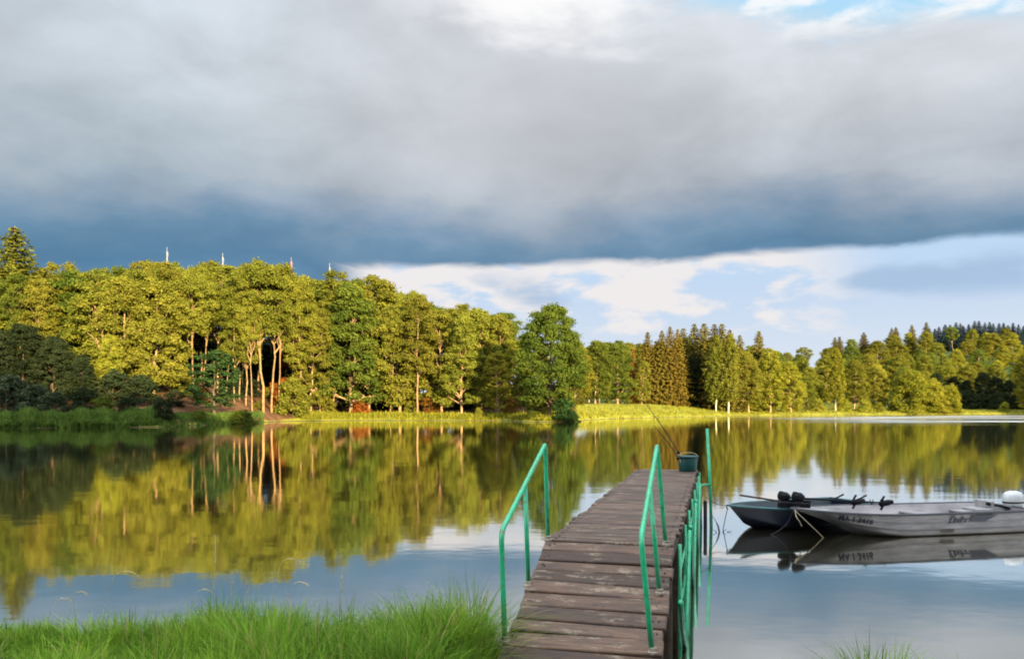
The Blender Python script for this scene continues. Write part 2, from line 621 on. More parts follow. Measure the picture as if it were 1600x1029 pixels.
def build_ground():
    rs = np.concatenate([np.linspace(0.4, 12, 60), np.geomspace(12.4, 70, 26), np.linspace(72, 330, 120), np.geomspace(340, 3500, 34)])
    na = 420
    # denser ahead than behind
    a1 = np.linspace(R(-48), R(48), 300, endpoint=False)
    a2 = np.linspace(R(48), R(312), na - 300, endpoint=False)
    an = np.concatenate([a1, a2])
    A, RR = np.meshgrid(an, rs, indexing='xy')
    x = RR * np.sin(A)
    y = RR * np.cos(A)
    z = ground_z(x, y)
    V = np.stack([x.ravel(), y.ravel(), z.ravel()], 1)
    nr, nc = x.shape
    i = np.arange(nr - 1)[:, None] * nc
    j = np.arange(nc)[None, :]
    j2 = (j + 1) % nc
    Q = np.stack([(i + j).ravel(), (i + nc + j).ravel(), (i + nc + j2).ravel(), (i + j2).ravel()], 1)
    V = np.vstack([V, [[0, 0, gz(0.001, 0.001)]]])
    c = len(V) - 1
    T = np.array([[c, k, (k + 1) % nc, (k + 1) % nc] for k in range(nc)])
    # leaf litter (1) under the left wood, meadow (0) elsewhere
    th = np.arctan2(V[:, 0], V[:, 1])
    s = np.hypot(V[:, 0], V[:, 1]) - shore_R(th)
    px = 800 + F * np.tan(np.clip(th, -1.2, 1.2))
    lit = sm(px, 505, 440) * sm(s, -1, 2) * (V[:, 1] > 0) * (px > 215) + (sm(s, 6, 12) * (px < 900) * (V[:, 1] > 0)) + (px >= 900) * (V[:, 1] > 0) * sm(s, 45, 60)
    lit = np.clip(lit, 0, 1)
    me = bpy.data.meshes.new('ground')
    faces = [tuple(q) for q in Q.tolist()] + [(c, (k + 1) % nc, k) for k in range(nc)]
    me.from_pydata(V.tolist(), [], faces)
    at = me.attributes.new('tone', 'FLOAT', 'POINT')
    at.data.foreach_set('value', lit.astype(np.float32))
    at2 = me.attributes.new('turf', 'FLOAT', 'POINT')
    at2.data.foreach_set('value', np.clip((V[:, 1] < 20) + (px > 880) * sm(s, 40, 55), 0, 1).astype(np.float32))
    me.shade_smooth()
    m, t, out = mat('ground_soil_and_turf')
    p = geo_pos(t)
    n1 = t.noise(p, 0.5, 6, 0.6)
    n2 = t.noise(p, 6.0, 5, 0.6)
    grass = t.mix(t.maprange(n1, 0.3, 0.7), (0.105, 0.125, 0.014), (0.20, 0.185, 0.024))
    litter = t.mix(t.maprange(n1, 0.3, 0.7), (0.040, 0.020, 0.010), (0.13, 0.066, 0.030))
    mask = t.math('ADD', attr(t), t.math('MULTIPLY', t.math('SUBTRACT', n2, 0.5), 0.5))
    c = t.mix(t.maprange(mask, 0.35, 0.65), grass, litter)
    turf = t.mix(t.maprange(n2, 0.3, 0.7), (0.030, 0.050, 0.012), (0.07, 0.10, 0.02))
    c = t.mix(attr(t, 'turf'), c, turf)
    # bare dark mud just above the water
    sepz = t.new('ShaderNodeSeparateXYZ')
    t.l.new(p, sepz.inputs[0])
    c = t.mix(t.maprange(t.math('ADD', sepz.outputs[2], t.math('MULTIPLY', n2, 0.10)), 0.16, 0.08), c, (0.05, 0.036, 0.024))
    principled(t, out, c, 0.95, spec=0.1, normal=bump(t, n2, 0.5, 0.08))
    o = link('ground', me, m)
    tag(o, kind='structure')


build_ground()


def build_water():
    n = 96
    rs = [0, 14, 40, 100, 200, 340]
    vs, fs = [(0, 0, 0)], []
    for r in rs[1:]:
        for k in range(n):
            a = 2 * math.pi * k / n
            vs.append((r * math.sin(a), r * math.cos(a), 0))
    for k in range(n):
        fs.append((0, 1 + (k + 1) % n, 1 + k))
    for i in range(len(rs) - 2):
        for k in range(n):
            k2 = (k + 1) % n
            fs.append((1 + i * n + k, 1 + i * n + k2, 1 + (i + 1) * n + k2, 1 + (i + 1) * n + k))
    me = bpy.data.meshes.new('lake_water')
    me.from_pydata(vs, [], fs)
    m, t, out = mat('lake_water')
    p = geo_pos(t)
    sep = t.new('ShaderNodeSeparateXYZ')
    t.l.new(p, sep.inputs[0])
    # long low swell, fine ripples and one wind-ruffled streak far to the right
    mp = t.new('ShaderNodeMapping')
    mp.inputs['Scale'].default_value = (0.55, 0.9, 1)
    t.l.new(p, mp.inputs[0])
    swell = t.noise(mp.outputs[0], 0.9, 3, 0.5)
    rip = t.noise(mp.outputs[0], 5.0, 3, 0.5)
    mpw = t.new('ShaderNodeMapping')
    mpw.inputs['Scale'].default_value = (0.02, 0.07, 1)
    t.l.new(p, mpw.inputs[0])
    wn = t.noise(mpw.outputs[0], 1.0, 4, 0.55)
    yy = t.math('SUBTRACT', sep.outputs[1], t.math('MULTIPLY', sep.outputs[0], 0.42))   # streak follows the far shore
    band = t.math('MULTIPLY', t.maprange(yy, 70, 92), t.maprange(yy, 176, 150))
    ruff = t.math('MULTIPLY', band, t.maprange(sep.outputs[0], 30, 75))
    ruff = t.math('MULTIPLY', ruff, t.maprange(wn, 0.38, 0.56))
    h = t.math('ADD', t.math('MULTIPLY', swell, 0.0035), t.math('MULTIPLY', rip, 0.0005))
    wave = t.noise(p, 2.2, 4, 0.6)
    h = t.math('ADD', h, t.math('MULTIPLY', wave, t.math('MULTIPLY', ruff, 0.10)))
    b = t.new('ShaderNodeBump')
    b.inputs['Strength'].default_value = 1.0
    b.inputs['Distance'].default_value = 1.0
    t.put(b.inputs['Height'], h)
    fr = t.new('ShaderNodeFresnel')
    fr.inputs['IOR'].default_value = 1.6
    t.l.new(b.outputs[0], fr.inputs['Normal'])
    g = t.new('ShaderNodeBsdfGlossy')
    t.put(g.inputs['Color'], (1.0, 0.985, 0.93, 1))
    t.put(g.inputs['Roughness'], t.math('ADD', 0.048, t.math('MULTIPLY', ruff, 0.22)))
    t.l.new(b.outputs[0], g.inputs['Normal'])
    d = t.new('ShaderNodeBsdfDiffuse')
    t.put(d.inputs[0], (0.022, 0.020, 0.010, 1))
    mx = t.new('ShaderNodeMixShader')
    t.put(mx.inputs[0], t.maprange(fr.outputs[0], 0.0, 0.70, 0.64, 0.99, False))
    t.l.new(d.outputs[0], mx.inputs[1])
    t.l.new(g.outputs[0], mx.inputs[2])
    t.l.new(mx.outputs[0], out.inputs[0])
    o = link('lake_water', me, m)
    tag(o, kind='structure')


build_water()


# ------------------------------------------------------------------ trees
def leaves_np(C, Nrm, size, tone, g, aspect=0.6):
    """diamond leaf sprays: centres C, normals Nrm"""
    n = len(C)
    Nrm = Nrm / (np.linalg.norm(Nrm, axis=1, keepdims=True) + 1e-9)
    rv = g.normal(size=(n, 3))
    a = np.cross(Nrm, rv)
    a /= np.linalg.norm(a, axis=1, keepdims=True) + 1e-9
    b = np.cross(Nrm, a)
    s = size[:, None]
    V = np.stack([C - a * s, C - b * s * aspect, C + a * s, C + b * s * aspect], 1).reshape(-1, 3)
    Q = np.arange(4 * n).reshape(n, 4)
    return V, Q, np.repeat(tone, 4)


def wander(p0, p1, n, amp, g):
    p0 = np.array(p0, float)
    p1 = np.array(p1, float)
    pts = []
    for i in range(n + 1):
        f = i / n
        o = g.normal(size=3) * amp * (f * (1 - f) * 4) ** 0.5
        o[2] *= 0.3
        pts.append(tuple(p0 + (p1 - p0) * f + o))
    return pts


def broadleaf(seed, H=16.0, base=0.3, Rad=4.5, nclump=60, shape='round', leaf=0.26, dens=170, limbs=16, tr=0.22, csize=1.0, fork=False):
    g = np.random.default_rng(seed)
    mb = MB()
    lean = g.normal(size=2) * 0.025 * H
    top = np.array([lean[0], lean[1], H * 0.90])
    tp = wander((0, 0, -0.6), top, 9, 0.007 * H, g)
    tp[0] = (0, 0, -0.8)
    tp[1] = (tp[1][0] * 0.3, tp[1][1] * 0.3, tp[1][2])
    n = len(tp)
    mb.tube(tp, [tr * (1.25 if i == 0 else 1.0) * (1 - 0.82 * i / (n - 1)) for i in range(n)], 8)

    def trunk_at(z):
        zs = [p[2] for p in tp]
        return np.array([np.interp(z, zs, [p[0] for p in tp]), np.interp(z, zs, [p[1] for p in tp]), z])

    cb = base * H
    C, RD = [], []
    for k in range(nclump):
        f = (k + g.random()) / nclump
        if shape == 'round':
            pr = (math.sin(math.pi * (0.12 + 0.86 * f) ** 0.85)) ** 0.6
        elif shape == 'top':                       # umbrella: widest high up
            pr = 0.30 + 0.85 * math.sin(math.pi * min(1, 0.05 + 0.95 * f ** 1.5)) ** 0.7
        elif shape == 'cone':
            pr = 1.0 - 0.85 * f
        elif shape == 'column':
            pr = 0.75 * (math.sin(math.pi * (0.15 + 0.83 * f))) ** 0.5 + 0.1
        else:                                       # dome: shrub
            pr = math.sqrt(max(0.02, 1 - f ** 2)) * 0.95
        ang = k * 2.39996 + g.normal() * 0.5
        rr = Rad * pr * (0.35 + 0.65 * math.sqrt(g.random()))
        z = cb + (H - cb) * f * 0.94
        c = trunk_at(min(z, H * 0.9)) + np.array([math.cos(ang) * rr, math.sin(ang) * rr, 0])
        c[2] = z + g.normal() * 0.02 * H
        C.append(c)
        RD.append((0.13 + 0.07 * g.random()) * Rad * 1.75 * csize)
    C = np.array(C)
    RD = np.array(RD)
    # limbs reach the clumps
    order = g.permutation(nclump)[:limbs]
    for k in order:
        c = C[k]
        hd = math.hypot(c[0], c[1])
        z0 = max(cb * 0.8, c[2] - 0.3 * hd - 0.14 * H * g.random() - 0.4)
        z0 = min(z0, H * 0.85)
        p0 = trunk_at(z0)
        pts = wander(p0, c + np.array([0, 0, 0.2]), 4, 0.015 * H, g)
        r0 = tr * (1 - 0.82 * max(0, z0) / H) * 0.62
        mb.tube(pts, [r0 * (1 - 0.8 * i / 4) for i in range(5)], 5, cap=False)
    if fork:
        for sgn in (-1, 1):
            p0 = trunk_at(cb * 0.7)
            e = np.array([sgn * Rad * 0.55, g.normal() * 0.6, H * 0.80])
            pts = wander(p0, e, 6, 0.02 * H, g)
            mb.tube(pts, [tr * 0.72 * (1 - 0.75 * i / 6) for i in range(7)], 7, cap=False)
    LC, LN, LS, LT = [], [], [], []
    for c, r in zip(C, RD):
        m = int(dens * (r / 1.2) ** 2) + 20
        d = g.normal(size=(m, 3))
        d[:, 2] += 0.3
        d /= np.linalg.norm(d, axis=1, keepdims=True)
        rad = r * np.clip(np.abs(0.74 + 0.36 * g.normal(size=m)), 0.1, 1.8)
        ax = np.array([0.85 + 0.5 * g.random(), 0.85 + 0.5 * g.random(), 0.45 + 0.25 * g.random()])
        p = c + d * rad[:, None] * ax
        p[:, 2] -= 0.10 * ((p[:, 0] - c[0]) ** 2 + (p[:, 1] - c[1]) ** 2) / r
        LC.append(p)
        LN.append(d + g.normal(size=(m, 3)) * 0.6 + np.array([0, 0, 0.2]))
        LS.append(leaf * (0.6 + 0.8 * g.random(m)))
        LT.append(np.clip(g.random() * 0.7 + g.normal(size=m) * 0.18 + 0.15, 0, 1))
    V, Q, T = leaves_np(np.concatenate(LC), np.concatenate(LN), np.concatenate(LS), np.concatenate(LT), g)
    crown = mesh_np('crown', V, Q, T)
    tm = bpy.data.meshes.new('trunk')
    tm.from_pydata(mb.v, [], mb.f)
    tm.shade_smooth()
    return dict(H=H, W=Rad * 2, trunk=tm, crown=crown)


def spruce(seed, H=18.0, Rad=2.9, base=0.03, whorls=52, leaf=0.30, droop=0.35, tr=0.2, thin=1.0):
    g = np.random.default_rng(seed)
    mb = MB()
    mb.tube([(0, 0, -0.8), (0, 0, H * 0.5), (0, 0, H * 0.99)], [tr * 1.2, tr * 0.6, 0.02], 7)
    LC, LN, LS, LT = [], [], [], []
    for w in range(whorls):
        f = (w + 0.3 * g.random()) / whorls
        z = H * (base + (0.99 - base) * f)
        L = Rad * (1 - f) ** 0.66 * (0.80 + 0.4 * g.random()) + 0.16
        nb = max(6, int(8 * (1 - f) + 6))
        a0 = g.random() * 6.28
        for b in range(nb):
            a = a0 + b * 2 * math.pi / nb + g.normal() * 0.15
            Lb = L * (0.75 + 0.4 * g.random())
            d = np.array([math.cos(a), math.sin(a), 0])
            m = int(max(9, Lb * 18 * thin))
            u = g.random(m) ** 0.75
            lat = g.normal(size=m) * 0.16 * Lb * (1.1 - u)
            perp = np.array([-d[1], d[0], 0])
            zz = z - droop * Lb * u ** 1.2 + 0.18 * Lb * u ** 3 + g.normal(size=m) * 0.06
            p = d[None, :] * (u * Lb)[:, None] + perp[None, :] * lat[:, None]
            p[:, 2] = zz
            LC.append(p)
            LN.append(np.array([0, 0, 0.8]) + d * 0.7 + g.normal(size=(m, 3)) * 0.5)
            LS.append(leaf * (0.55 + 0.7 * g.random(m)) * (0.55 + 0.45 * (1 - f)))
            LT.append(np.clip(0.25 + 0.6 * u * g.random() + g.normal(size=m) * 0.15, 0, 1))
    V, Q, T = leaves_np(np.concatenate(LC), np.concatenate(LN), np.concatenate(LS), np.concatenate(LT), g, 0.5)
    crown = mesh_np('crown', V, Q, T)
    tm = bpy.data.meshes.new('trunk')
    tm.from_pydata(mb.v, [], mb.f)
    tm.shade_smooth()
    return dict(H=H, W=Rad * 2, trunk=tm, crown=crown)


def birch(seed, H=16.0, Rad=2.6):
    """weeping crown: strands hanging from arched branches"""
    g = np.random.default_rng(seed)
    mb = MB()
    tp = wander((0, 0, -0.8), (0.3 * g.normal(), 0.3 * g.normal(), H * 0.95), 8, 0.12, g)
    mb.tube(tp, [0.17 * (1 - 0.88 * i / 8) for i in range(9)], 7)
    LC, LN, LS, LT = [], [], [], []
    for k in range(64):
        f = (k + g.random()) / 64
        z = H * (0.24 + 0.75 * f)
        a = k * 2.39996
        L = Rad * (math.sin(math.pi * min(1, 0.22 + 0.80 * f)) ** 0.6) * (0.5 + 0.6 * g.random())
        tipx, tipy = math.cos(a) * L, math.sin(a) * L
        mb.tube([(0, 0, z - 0.5 * L), (tipx * 0.6, tipy * 0.6, z + 0.1), (tipx, tipy, z - 0.2)], [0.05 * (1.1 - f), 0.03 * (1.1 - f), 0.008], 4, cap=False)
        for s in range(5):
            q = 0.35 + 0.65 * g.random()
            hang = (1.0 + 1.6 * g.random()) * min(1.0, 0.4 + L / Rad)
            m = 34
            u = g.random(m)
            p = np.stack([tipx * q + g.normal(size=m) * 0.20, tipy * q + g.normal(size=m) * 0.20, z + 0.2 - hang * u + g.normal(size=m) * 0.08], 1)
            LC.append(p)
            LN.append(g.normal(size=(m, 3)) + np.array([math.cos(a), math.sin(a), 0.2]) * 0.8)
            LS.append(0.17 * (0.6 + 0.8 * g.random(m)))
            LT.append(np.clip(g.random() * 0.8 + g.normal(size=m) * 0.15 + 0.1, 0, 1))
    V, Q, T = leaves_np(np.concatenate(LC), np.concatenate(LN), np.concatenate(LS), np.concatenate(LT), g, 0.6)
    crown = mesh_np('crown', V, Q, T)
    tm = bpy.data.meshes.new('trunk')
    tm.from_pydata(mb.v, [], mb.f)
    tm.shade_smooth()
    return dict(H=H, W=Rad * 2, trunk=tm, crown=crown)


PROTO = {
    'tall': [broadleaf(11, 20, 0.55, 3.6, 96, 'top', limbs=24, tr=0.19, fork=True, csize=0.76, leaf=0.155, dens=470), broadleaf(12, 20, 0.36, 3.3, 100, 'column', limbs=20, tr=0.17, csize=0.76, leaf=0.155, dens=470),
             broadleaf(13, 20, 0.58, 3.8, 90, 'top', limbs=24, tr=0.19, fork=True, csize=0.74, leaf=0.155, dens=470), broadleaf(14, 20, 0.34, 3.2, 100, 'column', limbs=20, tr=0.16, csize=0.78, leaf=0.155, dens=470)],
    'broad': [broadleaf(21, 16, 0.10, 4.2, 120, 'round', limbs=16, csize=0.72, leaf=0.155, dens=470), broadleaf(22, 16, 0.14, 4.0, 112, 'round', limbs=18, csize=0.76, leaf=0.155, dens=470),
              broadleaf(23, 16, 0.08, 3.8, 124, 'round', limbs=14, csize=0.68, leaf=0.155, dens=470), broadleaf(24, 16, 0.10, 3.4, 120, 'column', limbs=16, csize=0.72, leaf=0.155, dens=470)],
    'layer': [broadleaf(31, 17, 0.12, 4.4, 120, 'cone', limbs=30, csize=0.60, tr=0.2, leaf=0.155, dens=470), broadleaf(32, 17, 0.10, 4.1, 124, 'round', limbs=30, csize=0.58, tr=0.2, leaf=0.155, dens=470)],
    'oak': [broadleaf(41, 19, 0.13, 5.6, 190, 'round', limbs=26, tr=0.34, csize=0.60, leaf=0.155, dens=470)],
    'shrub': [broadleaf(51, 4, 0.02, 2.4, 36, 'dome', leaf=0.15, dens=330, limbs=8, tr=0.07), broadleaf(52, 4, 0.02, 2.2, 32, 'dome', leaf=0.15, dens=330, limbs=8, tr=0.07)],
    'bush': [broadleaf(61, 9, 0.03, 4.6, 110, 'dome', leaf=0.17, dens=260, csize=0.75, limbs=16, tr=0.16)],
    'spruce': [spruce(71), spruce(72, Rad=2.8), spruce(73, Rad=3.6, droop=0.45)],
    'fir': [spruce(81, 24, 5.2, 0.02, 56, 0.36, 0.3, 0.3)],
    'pine': [broadleaf(91, 9, 0.16, 2.5, 60, 'column', leaf=0.15, dens=260, limbs=16, tr=0.14, csize=0.75)],
    'birch': [birch(95), birch(96)],
    'bare': [broadleaf(99, 17, 0.42, 3.6, 16, 'top', limbs=16, tr=0.26, csize=0.7, fork=True)],
}
BARK = dict(tall='bark_pale', broad='bark', layer='bark', oak='bark_dark', shrub='bark_dark', bush='bark_dark', spruce='bark', fir='bark', pine='bark_dark', birch='bark_birch', bare='bark_pale')
NAME = dict(tall='broadleaf_tree', broad='broadleaf_tree', layer='broadleaf_tree', oak='oak_tree', shrub='shrub', bush='willow_bush', spruce='spruce_tree', fir='fir_tree', pine='pine_tree', birch='birch_tree', bare='broadleaf_tree')
CAT = dict(shrub='shrub', bush='bush')
for k, ps in PROTO.items():
    for p in ps:
        p['trunk'].materials.append(M[BARK[k]])
        p['crown'].materials.append(M['leaf_olive'])


def tree(kind, px, D, top, label, group=None, leaf='leaf_olive', var=None, wide=1.0, bark=None, height=None, world=None):
    ps = PROTO[kind]
    p = ps[(var if var is not None else random.randrange(len(ps))) % len(ps)]
    if world:
        x, y = world
    else:
        x, y = X(px, D), D
    z = gz(x, y)
    h = height if height else max(1.0, Z(top, y) - z)
    s = h / p['H']
    o = empty(NAME[kind], (x, y, z - 0.05), label, CAT.get(kind, 'tree'), group, random.random() * 6.283)
    # slight individual tilt
    o.rotation_euler[0] = random.gauss(0, 0.012)
    o.rotation_euler[1] = random.gauss(0, 0.012)
    sx = s * wide
    o.scale = (sx, sx, s)
    for nm in ('trunk', 'crown'):
        c = bpy.data.objects.new(nm, p[nm])
        COL.objects.link(c)
        c.parent = o
        mt = (M[bark] if bark else None) if nm == 'trunk' else M[leaf]
        if mt:
            c.material_slots[0].link = 'OBJECT'
            c.material_slots[0].material = mt
    return o


SKYLINE = [(-200, 400), (-60, 400), (0, 420), (60, 425), (100, 406), (150, 417), (200, 415), (270, 404), (330, 408), (425, 410), (470, 425), (520, 424), (585, 426),
           (620, 447), (660, 456), (710, 468), (745, 478), (780, 486), (800, 515), (830, 520), (900, 514), (950, 512), (1010, 512), (1045, 508), (1090, 505), (1140, 512),
           (1160, 524), (1185, 520), (1230, 528), (1300, 522), (1350, 516), (1400, 506), (1440, 512), (1480, 508), (1530, 506), (1600, 504), (1800, 500)]


def skyline(px):
    return float(np.interp(px, [a for a, b in SKYLINE], [b for a, b in SKYLINE]))


def wood_left():
    T = lambda *a, **k: tree(*a, **k)
    g = 'trees of the sunlit wood on the left bank'
    # tall conifers at the far left
    T('fir', 22, 118, 350, 'tallest conifer, a broad golden fir rising at the left edge of the wood', leaf='leaf_olive', wide=1.75)
    T('fir', -45, 122, 395, 'fir cut off by the left edge of the photo, lower than the one beside it', leaf='leaf_olive', wide=1.7)
    T('broad', 48, 116, 455, 'olive green tree filling the foot of the tallest conifer', leaf='leaf_olive')
    # standing trees with clear trunks, from left to right along the front of the wood
    T('tall', 92, 122, 412, 'rounded tree top next to the tall fir, first broadleaf of the wood', var=0)
    T('broad', 128, 116, 440, 'leafy tree right of the first rounded tree top, above the dark bushes', leaf='leaf_green', var=1)
    T('bare', 160, 108, 455, 'half bare tree with pale forked dead limbs showing among the leaves', var=0)
    T('broad', 172, 106, 520, 'yellow green low tree in front of the pale dead limbs', leaf='leaf_yellow', var=3, wide=0.9)
    T('tall', 212, 122, 420, 'tall tree with a pale trunk between the dead limbs and the twin trunks', var=1)
    T('broad', 232, 112, 560, 'small bright yellow green tree at the foot of the wood left of the twin trunks', leaf='leaf_yellow', var=3, wide=0.8)
    T('tall', 255, 124, 404, 'highest broadleaf crown of the left wood, just under the leftmost mast', var=2)
    T('tall', 279, 118, 418, 'left one of two golden trunks beside the dark green pine', var=2, wide=0.95)
    T('tall', 302, 117, 430, 'right one of two golden trunks beside the dark green pine', var=0, wide=0.9)
    T('tall', 340, 128, 410, 'tree rising behind the dark green pine, crown level with the wood', var=2)
    T('tall', 366, 122, 440, 'slender trunked tree just right of the dark green pine', var=1, wide=0.8)
    T('tall', 384, 124, 428, 'slim tree with a thin grey trunk left of the orange double trunk', var=3, wide=0.75)
    T('tall', 412, 124, 411, 'tall tree with an orange lit double trunk forking high up', var=0, wide=1.0)
    T('tall', 424, 128, 416, 'pale trunked tree pressed against the orange double trunk, on its right', var=2, wide=0.8)
    T('tall', 469, 136, 428, 'thin pale trunk standing right of the red leaved shrubs', var=1, wide=0.8)
    T('layer', 486, 138, 485, 'light green tree at the end of the brown bank, branches to the ground', leaf='leaf_olive', var=1, wide=0.9)
    T('layer', 548, 143, 436, 'large dark green layered tree with a bright trunk foot, middle of the wood', leaf='leaf_green', var=0, wide=1.15)
    T('layer', 577, 146, 465, 'green layered tree touching the right side of the large dark green one', leaf='leaf_green', var=1)
    T('tall', 520, 148, 425, 'olive crown rising behind the large dark green layered tree', var=3)
    T('tall', 588, 152, 427, 'last high crown of the wood before its top slopes down to the right', var=1, wide=1.1)
    T('broad', 625, 146, 470, 'olive tree left of the brightest thick trunk on the grassy shore', var=0)
    T('tall', 652, 142, 458, 'tree with the brightest thick trunk standing in the shore grass', var=1, wide=1.05)
    T('layer', 690, 146, 480, 'layered yellow green tree right of the brightest thick trunk', leaf='leaf_olive', var=1)
    T('layer', 721, 142, 485, 'tree with low spreading boughs and a short lit trunk over the shore grass', leaf='leaf_olive', var=0)
    T('broad', 745, 150, 480, 'dense olive tree on the falling slope of the wood', var=1)
    T('tall', 780, 148, 490, 'rounded last tree of the wood, left of the gap before the great oak', var=1)
    T('layer', 778, 140, 545, 'low yellow green tree at the right end of the wood with a slim lit trunk', leaf='leaf_yellow', var=1)
    T('broad', 808, 146, 530, 'small yellowish tree in the gap between the wood and the great oak', leaf='leaf_yellow', var=3)
    # the great oak and what stands round its foot
    T('oak', 858, 124, 471, 'great round oak standing alone at the tip of the bank behind the left handrail', leaf='leaf_green', wide=1.0)
    T('broad', 893, 138, 540, 'green tree tucked behind the right side of the great oak', leaf='leaf_olive', var=2)
    T('shrub', 878, 122, 622, 'dark green shrub at the water edge under the great oak, right of its trunk', leaf='leaf_deep', wide=0.95)
    T('shrub', 832, 124, 640, 'low green shrub at the water edge, left of the great oak trunk', leaf='leaf_green', wide=1.1)
    T('shrub', 897, 124, 642, 'smallest dark shrub under the great oak, farthest out over the water', leaf='leaf_deep', wide=0.9)
    T('broad', 846, 142, 545, 'low olive tree hidden behind the left half of the great oak', leaf='leaf_olive', var=3, wide=1.2)
    T('shrub', 848, 134, 600, 'olive undergrowth behind the trunk of the great oak', leaf='leaf_olive', wide=1.2)
    T('shrub', 868, 136, 606, 'yellow green undergrowth right behind the trunk of the great oak', leaf='leaf_yellow', wide=1.2)
    # shaded growth of the left bank
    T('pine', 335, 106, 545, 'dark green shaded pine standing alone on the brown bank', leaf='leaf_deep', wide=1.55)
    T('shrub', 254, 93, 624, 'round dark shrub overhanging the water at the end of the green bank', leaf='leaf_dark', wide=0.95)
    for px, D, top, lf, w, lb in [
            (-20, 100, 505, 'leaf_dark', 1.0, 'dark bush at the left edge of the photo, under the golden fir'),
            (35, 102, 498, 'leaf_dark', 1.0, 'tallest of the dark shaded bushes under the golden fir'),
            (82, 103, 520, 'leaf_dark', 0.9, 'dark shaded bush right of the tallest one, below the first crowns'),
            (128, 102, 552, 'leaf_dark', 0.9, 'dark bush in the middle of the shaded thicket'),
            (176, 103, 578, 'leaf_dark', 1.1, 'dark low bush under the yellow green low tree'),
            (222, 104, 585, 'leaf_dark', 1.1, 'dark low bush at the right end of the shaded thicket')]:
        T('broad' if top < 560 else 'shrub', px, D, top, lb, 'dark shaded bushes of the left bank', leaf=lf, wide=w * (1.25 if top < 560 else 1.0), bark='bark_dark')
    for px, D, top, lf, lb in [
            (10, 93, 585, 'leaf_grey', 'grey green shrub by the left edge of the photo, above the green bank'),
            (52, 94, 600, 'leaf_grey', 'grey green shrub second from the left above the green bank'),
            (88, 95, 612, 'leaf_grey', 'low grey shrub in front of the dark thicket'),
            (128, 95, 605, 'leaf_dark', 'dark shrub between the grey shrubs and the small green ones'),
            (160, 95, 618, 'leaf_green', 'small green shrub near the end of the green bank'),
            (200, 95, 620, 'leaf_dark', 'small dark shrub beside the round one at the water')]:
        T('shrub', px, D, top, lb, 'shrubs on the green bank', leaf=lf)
    T('tall', 447, 144, 466, 'slim red leaved tree glowing between the trunks', leaf='leaf_red', var=1, wide=0.42)
    T('shrub', 440, 134, 590, 'low red leaved shrub at the foot of the orange double trunk', leaf='leaf_red', wide=0.55)
    T('shrub', 458, 131, 590, 'olive shrub at the right end of the brown bank', leaf='leaf_olive', wide=0.9)
    T('shrub', 376, 108, 640, 'low green shrub at the water edge right of the dark green pine', leaf='leaf_green', wide=1.4)
    T('shrub', 310, 101, 640, 'low green shrub at the water edge left of the dark green pine', leaf='leaf_green', wide=1.4)
    T('shrub', 748, 137, 636, 'single yellow green shrub on the shore grass under the wood', leaf='leaf_yellow', wide=0.8)
    for px, top, lf, lb in [(562, 620, 'leaf_red', 'rusty brown undergrowth shrub right of the bright trunk foot of the large layered tree'),
                            (672, 618, 'leaf_orange', 'rusty undergrowth shrub beside the brightest thick trunk'),
                            (640, 626, 'leaf_olive', 'olive undergrowth shrub left of the brightest thick trunk'),
                            (515, 622, 'leaf_olive', 'olive shrub under the light green tree at the end of the brown bank'),
                            (800, 622, 'leaf_orange', 'orange tinted shrub at the end of the wood beside the great oak')]:
        T('shrub', px, shore_D(px) + 9, top, lb, leaf=lf)
    for px, back, h, w, lf, lb in [(272, 12, 2.2, 1.3, 'leaf_dark', 'low dark scrub at the left end of the brown bank'), (292, 22, 3.0, 1.3, 'leaf_olive', 'olive scrub between the feet of the two golden trunks'),
                                   (318, 16, 2.2, 1.2, 'leaf_orange', 'rusty scrub left of the foot of the dark green pine'), (362, 24, 2.6, 1.5, 'leaf_dark', 'dark scrub behind the right edge of the dark green pine'),
                                   (390, 26, 2.8, 1.5, 'leaf_dark', 'dark scrub behind the thin grey trunk'), (404, 9, 1.3, 1.5, 'leaf_olive', 'olive scrub on the brown bank below the orange double trunk'),
                                   (428, 22, 3.0, 1.4, 'leaf_olive', 'olive scrub behind the orange double trunk')]:
        T('shrub', px, shore_D(px) + back, 0, lb, leaf=lf, height=h, wide=w)
    for px, D, top, v, w, lb in [
            (264, 121, 440, 0, 0.62, 'slim tree left of the two golden trunks beside the dark pine'),
            (290, 124, 425, 2, 0.62, 'slim tree between the two golden trunks beside the dark pine'),
            (318, 126, 430, 0, 0.66, 'slim tree directly left of the dark green pine'),
            (353, 125, 446, 2, 0.60, 'slim trunk close behind the right edge of the dark green pine'),
            (374, 128, 436, 0, 0.62, 'slim trunk between the slender trunked tree and the thin grey trunk'),
            (394, 121, 450, 2, 0.55, 'thinnest trunk close to the left of the orange double trunk'),
            (436, 132, 432, 0, 0.60, 'slim trunk between the orange double trunk and the red shrub'),
            (455, 140, 440, 2, 0.62, 'slim dark trunk behind the red shrub'),
            (500, 141, 470, 0, 0.55, 'slim trunk right of the light green tree at the end of the brown bank'),
            (610, 143, 480, 2, 0.6, 'slim lit trunk halfway between the green layered tree and the brightest trunk')]:
        T('tall', px, D, top, lb, 'slim pale trunks of the left wood', var=v, wide=w)
